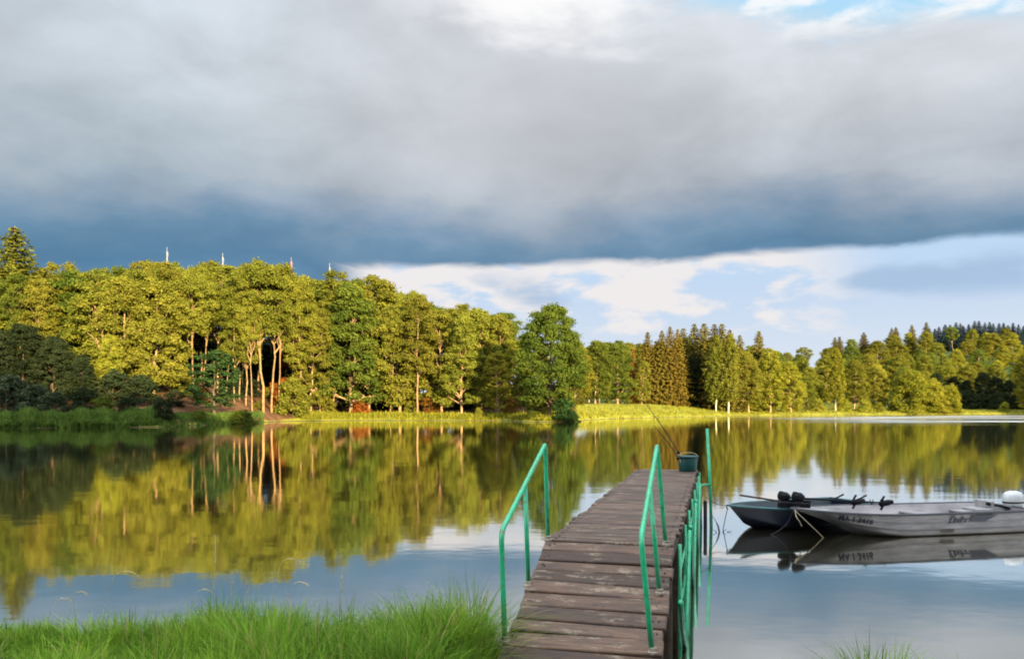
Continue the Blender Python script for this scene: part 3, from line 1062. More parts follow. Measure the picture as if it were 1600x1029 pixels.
    # undergrowth between the trunks
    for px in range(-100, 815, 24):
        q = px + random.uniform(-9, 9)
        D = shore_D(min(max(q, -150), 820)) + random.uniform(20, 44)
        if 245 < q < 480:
            D = shore_D(q) + random.uniform(48, 62)  # dark leaf colour here stands in for the shade behind the trunks
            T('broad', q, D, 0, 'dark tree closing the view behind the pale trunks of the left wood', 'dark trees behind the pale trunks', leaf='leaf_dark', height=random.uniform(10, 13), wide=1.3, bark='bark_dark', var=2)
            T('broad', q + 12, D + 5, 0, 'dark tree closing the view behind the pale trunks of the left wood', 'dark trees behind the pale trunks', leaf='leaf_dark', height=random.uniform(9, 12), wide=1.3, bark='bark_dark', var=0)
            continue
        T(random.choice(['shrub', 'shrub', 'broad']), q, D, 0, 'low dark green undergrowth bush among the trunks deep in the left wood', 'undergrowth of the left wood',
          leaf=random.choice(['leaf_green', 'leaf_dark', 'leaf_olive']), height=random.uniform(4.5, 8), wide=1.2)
    # the body of the wood behind
    for row, (back, jit, step) in enumerate([(24, 5, 30), (40, 8, 30), (60, 10, 34)]):
        px = -120 + 11 * row
        while px < 812:
            q = px + random.uniform(-8, 8)
            D = shore_D(min(max(q, -150), 820)) + back + random.uniform(-jit, jit)
            top = skyline(q) + random.uniform(2, 22)
            if 245 < q < 480 and row == 0:
                px += step
                continue
            T('tall' if 245 < q < 480 else random.choice(['tall', 'broad', 'tall']), q, D, top, 'olive green tree deep in the left wood, mostly hidden behind the front trees', g,
              leaf=random.choice(['leaf_olive', 'leaf_olive', 'leaf_green']), wide=random.uniform(0.9, 1.15))
            px += step


def wood_right():
    T = lambda *a, **k: tree(*a, **k)
    # front of the right wood, left to right
    T('broad', 930, 188, 528, 'dense green round tree behind the meadow, right of the great oak', leaf='leaf_green', var=0)
    T('broad', 965, 196, 530, 'wide bushy tree behind the meadow with branches to the ground', leaf='leaf_green', var=2, wide=1.1)
    T('spruce', 990, 203, 541, 'orange brown withered spruce among green trees', leaf='leaf_orange', var=1, wide=0.8)
    T('layer', 1003, 200, 560, 'green tree below and beside the orange brown withered spruce', leaf='leaf_olive', var=1, wide=0.8)
    for px, D, top, lb in [
            (1010, 212, 516, 'spruce at the left end of the golden spruce row'),
            (1023, 212, 530, 'short golden spruce second in the spruce row'),
            (1034, 211, 514, 'golden spruce left of centre in the spruce row'),
            (1046, 211, 508, 'golden spruce with branches to the meadow, left of the dark recess'),
            (1059, 213, 512, 'golden spruce at the left rim of the dark recess')]:
        T('spruce', px, D, top, lb, 'golden spruce row behind the meadow', leaf='needle_gold', wide=1.25)
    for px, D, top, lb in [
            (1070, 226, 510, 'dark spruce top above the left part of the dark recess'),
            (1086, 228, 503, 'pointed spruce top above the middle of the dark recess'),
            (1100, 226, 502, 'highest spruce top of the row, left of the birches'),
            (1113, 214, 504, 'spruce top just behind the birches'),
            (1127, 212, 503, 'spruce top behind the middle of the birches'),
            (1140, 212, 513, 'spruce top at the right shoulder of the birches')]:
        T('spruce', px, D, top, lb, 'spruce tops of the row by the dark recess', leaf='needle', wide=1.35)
    for px, D, top, lb in [(1081, 216, 549, 'added low conifer painted black for the shade in the left half of the recess'), (1094, 217, 552, 'added low conifer painted black for the shade in the right half of the recess')]:  # conifers added nearly black so their colour paints the recess shade
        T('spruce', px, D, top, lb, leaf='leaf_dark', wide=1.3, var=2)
    T('birch', 1119, 205, 524, 'left birch of the pale trunked pair on the meadow edge', leaf='leaf_olive', var=0, wide=1.05)
    T('birch', 1138, 204, 521, 'right birch of the pale trunked pair on the meadow edge', leaf='leaf_olive', var=1, wide=1.05)
    T('spruce', 1157, 224, 520, 'small spruce top between the birches and the reddish conifer', leaf='needle')
    T('spruce', 1185, 226, 514, 'reddish brown conifer rising above round trees right of the birches', leaf='needle_gold', var=2, wide=1.1)
    T('broad', 1170, 212, 548, 'round olive tree right of the birches', leaf='leaf_olive', var=1)
    T('broad', 1204, 219, 542, 'yellow green round tree with a pale trunk foot near the shore', leaf='leaf_yellow', var=3)
    T('broad', 1236, 224, 562, 'yellow tree whose outline slopes down to the right, near the shore', leaf='leaf_yellow', var=0)
    T('broad', 1262, 232, 585, 'low rounded yellow green tree beside the sloping yellow one', leaf='leaf_olive', var=2)
    T('birch', 1306, 240, 545, 'slender pale stemmed tree standing out on the right shore', leaf='leaf_yellow', var=0, wide=1.2)
    T('broad', 1335, 248, 560, 'olive tree right of the slender pale stemmed one', leaf='leaf_olive', var=1)
    T('broad', 1368, 252, 570, 'olive tree left of the large round willow bush', leaf='leaf_olive', var=0)
    T('bush', 1425, 246, 578, 'large round bright bush on the right shore', leaf='leaf_yellow', wide=1.0)
    T('bush', 1455, 246, 592, 'bright bush leaning against the right side of the large round one', leaf='leaf_yellow', wide=0.9)
    T('bush', 1484, 247, 600, 'small pointed bright bush, last before the dark forest edge', leaf='leaf_yellow', wide=0.75)
    T('shrub', 1372, 241, 628, 'small yellow shrub at the water left of the large round bush', leaf='leaf_yellow')
    T('shrub', 1352, 240, 624, 'low yellow shrub at the water below the olive trees', leaf='leaf_yellow')
    T('shrub', 1569, 254, 628, 'small bright shrub in front of the dark forest edge', leaf='leaf_yellow')
    T('broad', 1605, 256, 545, 'yellow tree at the right edge of the photo in front of the dark forest edge', leaf='leaf_yellow', var=3, wide=0.8)
    for px, lb in [(1275, 'low yellow shrub on the shore under the sloping yellow tree'), (1318, 'low yellow shrub under the slender pale stemmed tree'),
                   (1240, 'shrub at the foot of the sloping yellow tree'), (1175, 'shrub on the meadow edge right of the birches')]:
        T('shrub', px, shore_D(px) + 9, 622, lb, leaf='leaf_yellow', wide=1.1)
    # dark forest edge behind the bushes, shade painted into the leaves, trees further right add more
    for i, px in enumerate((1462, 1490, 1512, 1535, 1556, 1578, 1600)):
        T('broad', px, 276, 580 + 6 * (i % 3), 'tree of the forest edge, shade painted into its leaves, behind the bright bushes', 'dark trees of the forest edge', leaf='leaf_dark', wide=1.0)
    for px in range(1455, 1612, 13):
        T('shrub', px, 268 + random.uniform(-3, 3), 0, 'low shrub added with shade in its leaf colour, filling the forest edge foot', 'dark shrubs at the forest edge', leaf='leaf_dark', height=random.uniform(3.5, 6), wide=1.2)
    # hill behind
    g = 'trees on the right hillside'
    for row, (back, step) in enumerate([(52, 36), (72, 38), (98, 36), (130, 36), (170, 32)]):
        px = 905 + 9 * row
        while px < 1680:
            q = px + random.uniform(-9, 9)
            D = shore_D(min(q, 1600)) + back + random.uniform(-9, 9)
            px += step
            if 1062 < q < 1108 and row < 2:
                continue
            h = random.uniform(13, 18)
            zt = gz(X(q, D), D) + h
            py = HZ - (zt - EYE) / D * F
            sk = skyline(q) + random.uniform(2, 12)
            if q < 1420 and row >= 3:
                py = min(py, sk + 14)
            T('broad' if random.random() < 0.8 else 'tall', q, D, max(py, sk), 'rounded olive tree on the wooded hillside beyond the right shore', g,
              leaf=random.choice(['leaf_olive', 'leaf_olive', 'leaf_green', 'leaf_yellow']), wide=random.uniform(1.0, 1.25))
    for px, top in ((1305, 522), (1313, 514), (1350, 520), (1392, 507), (1401, 504), (1426, 509), (1447, 514)):
        T('spruce', px, 420, top, 'dark conifer tip showing above the round trees of the right hillside', 'conifer tips above the hillside', leaf='needle', height=19, wide=1.5)
    px = 1446
    while px < 1660:
        T('spruce', px, 520 + random.uniform(-12, 12), 503 + random.uniform(-3, 5) + (8 if px < 1475 else 0), 'spruce coloured dark blue by painted shade and haze, in the far ridge row', 'dark spruces on the far ridge', leaf='needle_blue', wide=1.45)
        px += random.uniform(6, 9)
    for px in range(1475, 1640, 16):
        T('broad', px + random.uniform(-4, 4), 440, 532 + random.uniform(-4, 8), 'brownish dark tree below the spruce row on the far ridge', 'dark trees below the ridge', leaf='leaf_dark', wide=1.2)


def woodland(label, spots):
    """a wood outside the photo that reads as one mass: trees merged into one object"""
    ps = [broadleaf(201 + k, 16, 0.08, 4.3, 46, 'round', leaf=0.42, dens=75, limbs=8, csize=0.95) for k in range(3)]
    data = []
    for p in ps:
        part = []
        for key in ('crown', 'trunk'):
            me = p[key]
            v = np.zeros(len(me.vertices) * 3, np.float32)
            me.vertices.foreach_get('co', v)
            f = [tuple(q.vertices) for q in me.polygons]
            f = np.array([q if len(q) == 4 else (q[0], q[1], q[2], q[2]) for q in f if len(q) in (4,)], np.int32)
            part.append((v.reshape(-1, 3), f))
        data.append(part)
    VS, QS, TS, MI, n0 = [], [], [], [], 0
    for i, (x, y, h) in enumerate(spots):
        part = data[i % 3]
        a = random.random() * 6.283
        s = h / 16.0
        rot = np.array([[math.cos(a), -math.sin(a), 0], [math.sin(a), math.cos(a), 0], [0, 0, 1]], np.float32)
        for k, (v, f) in enumerate(part):
            VS.append((v * np.array([s * 1.2, s * 1.2, s])) @ rot.T + np.array([x, y, gz(x, y) - 0.05]))
            QS.append(f + n0)
            TS.append(np.random.default_rng(i).random(len(v)))
            MI.append(np.full(len(f), k, np.int32))
            n0 += len(v)
    me = mesh_np('woodland', np.concatenate(VS), np.concatenate(QS), np.concatenate(TS))
    me.materials.append(M['leaf_green'])
    me.materials.append(M['bark'])
    me.polygons.foreach_set('material_index', np.concatenate(MI))
    o = link('woodland', me)
    tag(o, label, 'woodland', kind='stuff')


def outer_woods():
    # trees behind the photographer whose shade lies over the dock, the boats and the left bank
    sp = []
    for row, (yy, n, st) in enumerate([(-30, 24, 7.0), (-36, 24, 7.2), (-25, 26, 6.4)]):
        for i in range(n):
            sp.append((-24 + i * st + random.uniform(-2, 2), yy + random.uniform(-2, 2), random.uniform(21, 25) if row < 2 else random.uniform(9, 13)))
    woodland('wood on the near bank behind the photographer, outside the photo', sp)
    # the wood goes on beyond the right edge and shades the dark forest edge
    sp = [(X(px, D), D, 24) for px, D in ((1745, 232), (1790, 224), (1840, 216), (1700, 246), (1890, 206), (1810, 238), (1860, 226))]
    px = 1690
    while px < 2300:
        for back in (14, 50, 95, 150):
            q = px + random.uniform(-12, 12)
            D = shore_D(q) + back
            sp.append((X(q, D), D, random.uniform(13, 18)))
        px += 34
    woodland('wood on the far shore beyond the right edge of the photo', sp)


wood_left()
wood_right()
outer_woods()


# ------------------------------------------------------------------ ground cover
def blades(name, P, L, W, az, bend, tone, matl, seg=3, label=None):
    """P (n,3) roots, L lengths, W widths, az lean azimuth, bend amount"""
    n = len(P)
    dirx, diry = np.cos(az), np.sin(az)
    sx, sy = -diry, dirx
    V = np.zeros((n, seg + 1, 2, 3), np.float32)
    for i in range(seg + 1):
        f = i / seg
        out = bend * L * f ** 1.8
        up = L * f * (1 - 0.45 * bend * f)
        w = W * (1 - f) ** 0.7 * 0.5 + W * 0.04
        for k, sg in enumerate((-1, 1)):
            V[:, i, k, 0] = P[:, 0] + dirx * out + sx * w * sg
            V[:, i, k, 1] = P[:, 1] + diry * out + sy * w * sg
            V[:, i, k, 2] = P[:, 2] + up
    V = V.reshape(-1, 3)
    base = (np.arange(n) * (seg + 1) * 2)[:, None]
    Q = []
    for i in range(seg):
        q = np.array([2 * i, 2 * i + 1, 2 * i + 3, 2 * i + 2])[None, :] + base
        Q.append(q)
    Q = np.concatenate(Q)
    me = mesh_np(name, V, Q, np.repeat(tone, (seg + 1) * 2))
    o = link(name, me, matl)
    tag(o, label, name.replace('_', ' '), kind='stuff')
    return o


M['grass'] = leaf_mat('grass', (0.052, 0.125, 0.015), (0.25, 0.40, 0.05), trans=0.45, straw=(0.34, 0.27, 0.12))
M['meadow'] = leaf_mat('meadow_grass', (0.13, 0.148, 0.016), (0.25, 0.235, 0.03), trans=0.35)
M['reed'] = leaf_mat('reed', (0.036, 0.066, 0.014), (0.085, 0.125, 0.026), trans=0.35)


def near_grass():
    g = np.random.default_rng(3)
    P, L, W, A, B, T = [], [], [], [], [], []
    # tussocks on the bank left of the dock and a few by the right edge
    tus = []
    for _ in range(420):
        x = g.uniform(-5.2, 0.05)
        y = g.uniform(4.6, float(near_shore(x)) + 0.02)
        if x > -0.62 + 0.25 * (y - 5) and y < 9:       # keep clear of the ramp
            if x > -0.12 + 0.258 * (y - 6.0):
                continue
        h = 0.24 + 0.22 * g.random() ** 1.3
        px = 800 + F * x / y
        h *= float(np.interp(px, [-100, 60, 130, 250, 330, 430, 540, 585, 640, 700, 750, 790], [0.75, 0.65, 0.9, 0.75, 0.95, 1.2, 0.95, 0.9, 1.4, 1.75, 1.55, 0.9]))
        tus.append((x, y, h, 120, 0.10 + 0.06 * g.random()))
    for x, y, h, n in [(2.44, 5.6, 0.52, 200), (2.54, 5.68, 0.60, 220), (2.62, 5.6, 0.44, 120), (3.06, 5.62, 0.50, 170), (3.16, 5.6, 0.44, 120), (3.62, 5.35, 0.50, 120)]:
        tus.append((x, y, h, n, 0.12))
    for x, y, h, n in [(0.82, 5.62, 0.24, 90), (0.95, 5.68, 0.26, 120), (1.08, 5.62, 0.28, 140), (1.18, 5.55, 0.24, 120), (1.30, 5.45, 0.22, 90), (0.62, 5.45, 0.2, 70), (0.30, 5.30, 0.22, 50)]:
        tus.append((x, y, h, n, 0.10))
    for (x, y, h, n, r) in tus:
        a = g.random(n) * 6.283
        rr = r * np.sqrt(g.random(n))
        px_, py_ = x + np.cos(a) * rr, y + np.sin(a) * rr
        P.append(np.stack([px_, py_, ground_z(px_, py_) - 0.01], 1))
        L.append(h * (0.55 + 0.6 * g.random(n)))
        W.append(0.0055 + 0.0055 * g.random(n))
        ta = g.random() * 6.283
        a2 = np.arctan2(np.sin(a) + 0.8 * np.sin(ta), np.cos(a) + 0.8 * np.cos(ta))
        A.append(a2 + g.normal(size=n) * 0.55)
        B.append(np.clip(0.32 + 0.45 * g.random() + 0.25 * g.normal(size=n), 0.05, 1.15))
        tt = np.clip(g.random() * 0.85 + g.normal(size=n) * 0.22, 0, 1)
        T.append(np.where(g.random(n) < 0.06, 2.0, tt))          # a few dry straws
    cat = np.concatenate
    blades('grass', cat(P), cat(L), cat(W), cat(A), cat(B), cat(T), M['grass'], 4, 'long bright green tussock grass on the near bank beside the dock')


near_grass()


def shore_grass():
    g = np.random.default_rng(5)
    # meadow from the wood to the right edge of the picture
    n = 26000
    px = g.uniform(470, 1680, n)
    D = np.interp(px, [p for p, d in _sh], [d for p, d in _sh])
    s = 34 * g.random(n) ** 1.6 * np.where(px < 900, 0.3, 1.0) + 0.3
    u = (px - 800) / F
    k = (D * np.hypot(1, u) + s) / (D * np.hypot(1, u))
    x, y = u * D * k, D * k
    z = ground_z(x, y)
    ok = z > 0.05
    P = np.stack([x, y, z - 0.03], 1)[ok]
    m = len(P)
    near = np.where(s[ok] < 3, 1.2 + 1.5 * np.clip(vnoise(x[ok], y[ok], 0.35, 3) + 0.2, 0, 1.2), 1.0 + 0.6 * np.clip(vnoise(x[ok], y[ok], 0.22, 9), 0, 1)) * np.where(px[ok] < 900, 1.4, 1.0)
    blades('meadow_grass', P, (0.20 + 0.25 * g.random(m)) * near, 0.12 + 0.14 * g.random(m), g.random(m) * 6.28, np.clip(0.5 + 0.3 * g.normal(size=m), 0, 1), np.clip(0.5 + 0.3 * g.normal(size=m), 0, 1), M['meadow'], 2,
           'sunlit yellow green meadow grass along the far shore')
    # tall green sedge on the shaded bank at the left
    n = 15000
    px = np.concatenate([g.uniform(-60, 236, n), g.uniform(234, 412, n // 3)])
    n = len(px)
    D = np.interp(px, [p for p, d in _sh], [d for p, d in _sh])
    s = 6.5 * g.random(n) - 0.6
    u = (px - 800) / F
    k = (D * np.hypot(1, u) + s) / (D * np.hypot(1, u))
    x, y = u * D * k, D * k
    P = np.stack([x, y, np.maximum(ground_z(x, y), -0.1) - 0.03], 1)
    lump = 0.75 + 0.35 * np.sin(px * 0.11) * np.cos(px * 0.047 + 1) + 0.15 * g.random(n)
    hl = np.where(px > 240, 0.38, 0.85)
    blades('sedge', P, (0.9 + 0.7 * g.random(n)) * lump * hl, 0.14 + 0.12 * g.random(n), g.random(n) * 6.28, np.clip(0.45 + 0.3 * g.normal(size=n), 0, 1),
           np.clip(0.45 + 0.2 * np.sin(px * 0.2) + 0.25 * g.normal(size=n), 0, 1), M['reed'], 2, 'green sedge covering the shaded bank at the left')


shore_grass()


def grass_stalks():
    g = random.Random(4)
    # photo column, depth, row of the highest point, droop (-1 left .. 1 right), label
    spec = [(336, 6.2, 828, 0.0, 'tallest dry grass stalk, upright with a narrow pale head'),
            (418, 6.2, 868, 1.0, 'dry grass stalk arching to the right with the highest hooked head'),
            (436, 6.3, 905, 0.9, 'dry grass stalk with a lower hooked head right under the highest one'),
            (533, 6.1, 893, 0.05, 'upright dry grass stalk standing apart over open water'),
            (545, 6.0, 950, 0.0, 'short dry stalk close to the one standing apart'),
            (150, 6.3, 888, 1.3, 'dry grass stalk with a nearly horizontal head on the left'),
            (66, 6.2, 930, 0.9, 'leftmost dry grass stalk with a small hooked head'),
            (290, 6.2, 916, 0.8, 'dry grass stalk hooked to the right, left of the tallest'),
            (358, 6.1, 902, 0.3, 'thin leaning dry stalk just right of the tallest'),
            (384, 6.2, 905, 0.15, 'upright short headed dry stalk between the tallest and the hooked ones'),
            (100, 6.3, 920, 0.7, 'faint thin dry stalk leaning right above the left grass')]
    for px, D, top, dr, lb in spec:
        x = X(px, D)
        y = D
        z0 = gz(x, y)
        h = Z(top, D) - z0
        o = empty('grass_stalk', (x, y, z0 - 0.02), lb, 'grass stalk', 'dry grass stalks')
        pts, n = [], 26
        if dr < 0.5:
            pts = [(0.10 * dr * (i / n) ** 2 + 0.006 * math.sin(i * 0.35), 0.01 * math.sin(i * 0.2), h * i / n) for i in range(n + 1)]
        else:                                     # a stem that leans, then arches over
            r = 0.055 * dr
            ns = 14
            for i in range(ns):
                f = i / ns
                pts.append((0.10 * dr * f ** 2, 0.01 * math.sin(f * 3), (h - r) * f))
            for i in range(n + 1 - ns):
                a = math.pi * (1 - 0.88 * i / (n - ns))
                pts.append((0.10 * dr + r * 1.5 + r * 1.5 * math.cos(a), 0.0, h - r + r * math.sin(a)))
        mb = MB()
        mb.tube(pts, [0.0020 * (1 - 0.55 * i / n) for i in range(n + 1)], 5)
        mb.build('stem', M['stalk'], o)
        hd = MB()
        hp = pts[-8:]
        hd.tube(hp, [0.0014, 0.0024, 0.0032, 0.0034, 0.0032, 0.0027, 0.0018, 0.0007], 6)
        for q in range(46):
            f = g.random() * 6.9
            i = int(f)
            a = Vector(hp[i]).lerp(Vector(hp[i + 1]), f - i)
            d = Vector((g.gauss(0, 1), g.gauss(0, 1), g.gauss(0, 0.6) + 0.3)).normalized() * 0.011
            hd.tube([a, a + d], [0.002, 0.0006], 4)
        hd.build('seed_head', M['stalk'], o)


grass_stalks()

# ------------------------------------------------------------------ dock
DK0 = Vector((0.34, 7.69, 0.0))
AX = Vector((0.2495, 0.9684, 0.0)).normalized()      # along the dock, away from the camera
PX = Vector((AX.y, -AX.x, 0.0))                       # across, to the right
DECK_Z, DW, DL = 0.96, 1.20, 9.15
RAMP_L, RAMP_DROP = 2.3, 0.75


def dk(a, p, z):
    """dock coordinates: a along from the kink, p across from the left edge"""
    return DK0 + AX * a + PX * p + Vector((0, 0, z))


def ramp_z(a):
    return DECK_Z + RAMP_DROP * (a / RAMP_L) if a < 0 else DECK_Z


def build_dock():
    g = random.Random(12)
    root = empty('dock', dk(0, 0.6, 0), 'long weathered plank dock with a sloping ramp and green steel railings', 'dock')
    inv = Matrix.Translation(-Vector(root.location))

    def put(mb, name, m, parent=None, smooth=False):
        mb.v = [tuple(inv @ Vector(p)) for p in mb.v]
        return mb.build(name, m, parent or root, smooth)

    rotA = Matrix(((PX.x, AX.x, 0), (PX.y, AX.y, 0), (0, 0, 1)))
    # level deck boards
    mb = MB()
    a = 0.02
    while a < DL - 0.05:
        w = 0.168 + g.uniform(-0.02, 0.03)
        mb.tone = min(1, max(0, g.gauss(0.45, 0.22)))
        ov = g.uniform(-0.025, 0.025)
        rot = rotA @ Matrix.Rotation(g.gauss(0, 0.006), 3, 'Z') @ Matrix.Rotation(g.gauss(0, 0.006), 3, 'X')
        mb.box(dk(a + w / 2, DW / 2 + ov, DECK_Z - 0.02 + g.uniform(-0.004, 0.004)), (DW + g.uniform(-0.02, 0.03), w - g.uniform(0.008, 0.018), 0.04), rot, 0.006)
        mb.tone = -1
        for pp in (0.055, 0.075, DW - 0.06, DW - 0.08):
            q = dk(a + w * (0.3 + 0.4 * g.random()), pp + g.uniform(-0.01, 0.01), DECK_Z + 0.001)
            mb.lathe([(0.008, 0.0), (0.007, 0.004)], q, 6)
        a += w
    put(mb, 'deck_boards', M['boards'])
    # ramp boards
    mb = MB()
    ang = math.atan2(RAMP_DROP, RAMP_L)
    sl = math.hypot(RAMP_DROP, RAMP_L)
    s = 0.015
    while s < sl:
        w = 0.185 + g.uniform(-0.03, 0.045)
        mb.tone = min(1, max(0, g.gauss(0.45, 0.25)))
        aa = -(s + w / 2) * math.cos(ang)
        rot = rotA @ Matrix.Rotation(ang, 3, 'X') @ Matrix.Rotation(g.gauss(0, 0.010), 3, 'Z') @ Matrix.Rotation(g.gauss(0, 0.01), 3, 'Y')
        mb.box(dk(aa, DW / 2 + g.uniform(-0.012, 0.012), ramp_z(aa) - 0.021 + g.uniform(-0.006, 0.006)), (DW + g.uniform(-0.015, 0.02), w - g.uniform(0.010, 0.024), 0.045), rot, 0.008)
        mb.tone = -1
        for pp in (0.05, 0.08, DW - 0.06, DW - 0.09):
            q = dk(aa + g.uniform(-0.05, 0.05), pp + g.uniform(-0.01, 0.01), 0)
            q.z = ramp_z((q - DK0).dot(AX)) + 0.004
            mb.lathe([(0.008, -0.004), (0.007, 0.005)], q, 6)
        s += w
    put(mb, 'ramp_boards', M['boards'])
    # bearers
    for p in (0.06, DW - 0.06):
        mb = MB()
        mb.box(dk(DL / 2 + 0.03, p, DECK_Z - 0.13), (0.07, DL - 0.1, 0.16), rotA)
        put(mb, 'bearer', M['timber'])
        mb = MB()
        rot = rotA @ Matrix.Rotation(ang, 3, 'X')
        mb.box(dk(-RAMP_L / 2, p, ramp_z(-RAMP_L / 2) - 0.125), (0.07, sl - 0.1, 0.14), rot)
        put(mb, 'bearer', M['timber'])
    # piles
    for a in (0.35, 2.6, 4.9, 7.0, 8.9):
        for p in (0.10, DW - 0.10):
            mb = MB()
            mb.tube([dk(a, p, -1.4), dk(a, p, 0.2), dk(a, p, DECK_Z - 0.045)], [0.075, 0.07, 0.065], 10)
            put(mb, 'pile', M['timber'], smooth=True)
    # green steel side frames: posts, lower rails and V braces on both flanks
    for side, p in (('r', DW + 0.045),):
        for a in (0.25, 1.55, 2.85, 4.15, 5.45, 6.75, 8.05, 9.0):
            mb = MB()
            mb.tube([dk(a, p, -0.4), dk(a, p, DECK_Z - 0.03)], 0.018, 8)
            put(mb, 'side_post', M['green'], smooth=True)
        mb = MB()
        mb.tube([dk(0.25, p, 0.36), dk(9.0, p, 0.36)], 0.018, 8)
        put(mb, 'side_rail', M['green'], smooth=True)
        mb = MB()
        mb.tube([dk(0.25, p, 0.68), dk(9.0, p, 0.68)], 0.015, 8)
        put(mb, 'side_rail', M['green'], smooth=True)
        po = p + (0.05 if side == 'r' else -0.05)
        for a in (0.25, 2.85, 5.45, 8.05):
            for b in ((a + 1.25), (a - 1.0)):
                if b > 9.05:
                    continue
                mb = MB()
                zb = (DECK_Z - 0.09) if b > 0 else ramp_z(b) - 0.1
                mb.tube([dk(a, po, -0.1), dk(b, po, zb)], 0.024, 8)
                put(mb, 'brace', M['green'], smooth=True)
    # handrails of the ramp: one bent tube each, with a middle post
    for p, lean in ((0.005, -0.03), (DW - 0.07, -0.085)):
        a0, a1 = -1.60, 0.02
        h0, h1 = 0.84, 0.92
        A = dk(a0, p, ramp_z(a0) - 0.05)
        At = dk(a0, p + lean, ramp_z(a0) + h0)
        B = dk(a1, p, DECK_Z - 0.05)
        Bt = dk(a1, p + lean, DECK_Z + h1)
        up = Vector((0, 0, 1))
        d = (Bt - At).normalized()
        pts = [A, A.lerp(At, 0.5), At - (At - A).normalized() * 0.09]
        for i in range(1, 6):
            f = i / 6
            q0, q1, q2 = At - (At - A).normalized() * 0.09, At, At + d * 0.09
            pts.append(q0 * (1 - f) ** 2 + q1 * 2 * f * (1 - f) + q2 * f * f)
        pts += [At + d * 0.09, At.lerp(Bt, 0.5), Bt - d * 0.045]
        for i in range(1, 6):
            f = i / 6
            q0, q1, q2 = Bt - d * 0.045, Bt + up * 0.01, Bt - (Bt - B).normalized() * 0.05
            pts.append(q0 * (1 - f) ** 2 + q1 * 2 * f * (1 - f) + q2 * f * f)
        pts += [Bt - (Bt - B).normalized() * 0.05, Bt.lerp(B, 0.5), B]
        mb = MB()
        mb.tube(pts, 0.021, 12)
        hr = put(mb, 'handrail', M['green'], smooth=True)
        mb = MB()
        am = (a0 + a1) / 2 - 0.02
        mb.tube([dk(am, p, ramp_z(am) - 0.05), At.lerp(Bt, 0.49) - up * 0.01], 0.020, 10)
        put(mb, 'post', M['green'], hr, True)
        for aq in (a0, am, a1):
            mb = MB()
            q = dk(aq, p, ramp_z(aq))
            mb.lathe([(0.042, -0.01), (0.042, 0.008), (0.030, 0.014), (0.030, 0.035), (0.024, 0.04)], q, 12)
            put(mb, 'foot_collar', M['collar'], hr)
    # tall pole at the far right corner
    c = Vector((3.70, 14.95, 0))
    mb = MB()
    mb.tube([c + Vector((0.07, 0, -1.2)), c + Vector((0.02, 0, 0.8)), c + Vector((-0.035, 0, 1.84))], 0.030, 10)
    put(mb, 'corner_pole', M['green'], smooth=True)
    mb = MB()
    c2 = c + Vector((-0.10, -0.12, 0))
    mb.tube([c2 + Vector((0, 0, -1.2)), c2 + Vector((0, 0, 0.50))], 0.035, 10)
    put(mb, 'pile', M['black'], smooth=True)
    mb = MB()
    mb.tube([dk(7.4, DW + 0.02, 0.80), c + Vector((0.03, 0, 0.80))], 0.02, 8)
    put(mb, 'side_rail', M['green'], smooth=True)


build_dock()


def bucket_and_rods():
    c = Vector((3.53, 16.0, DECK_Z + 0.004))
    o = empty('bucket', c, 'dark green plastic bucket on the far end of the dock', 'bucket')
    mb = MB()
    prof = [(0.165, 0.0), (0.175, 0.01), (0.195, 0.22), (0.198, 0.275), (0.215, 0.278), (0.217, 0.305), (0.200, 0.307), (0.19, 0.26), (0.168, 0.03), (0.0005, 0.028)]
    mb.lathe(prof, n=24)
    mb.build('body', M['bucket'], o, True)
    mb = MB()
    mb.tube([(0.21 * math.cos(a), 0.03 - 0.03 * math.sin(a) * 2, 0.285 + 0.085 * math.sin(a)) for a in [math.pi * i / 14 for i in range(15)]], 0.006, 6)
    mb.build('handle', M['stalk'], o, True)
    for k, (bx, tipx, tipz, ln, lb) in enumerate([(0.02, 1006, 626, 1, 'longer fishing rod leaning left out of the bucket'), (-0.06, 1021, 664, 1, 'shorter fishing rod leaning left out of the bucket')]):
        b = Vector((c.x + bx, c.y + 0.02 - 0.06 * k, DECK_Z + 0.05))
        tip = Vector((X(tipx, 15.6), 15.6, Z(tipz, 15.6)))
        r = empty('fishing_rod', b, lb, 'fishing rod', 'rods in the bucket')
        d = tip - b
        pts = [d * f + Vector((0, 0, 0.05 * math.sin(math.pi * f))) for f in (0, 0.15, 0.3, 0.5, 0.7, 0.85, 1)]
        mb = MB()
        mb.tube(pts[1:], [0.012, 0.011, 0.010, 0.008, 0.006, 0.005], 6)
        mb.build('rod_blank', M['timber'], r)
        mb = MB()
        mb.tube([(0, 0, 0), pts[1], d * 0.22 + Vector((0, 0, 0.035))], 0.020, 8)
        mb.build('grip', M['stalk'], r)
        mb = MB()
        mb.lathe([(0.02, -0.02), (0.032, -0.015), (0.032, 0.015), (0.02, 0.02)], d * 0.24 + Vector((0, -0.03, 0.0)), 12, Matrix.Rotation(R(90), 3, 'X'))
        mb.build('reel', M['black'], r)


bucket_and_rods()


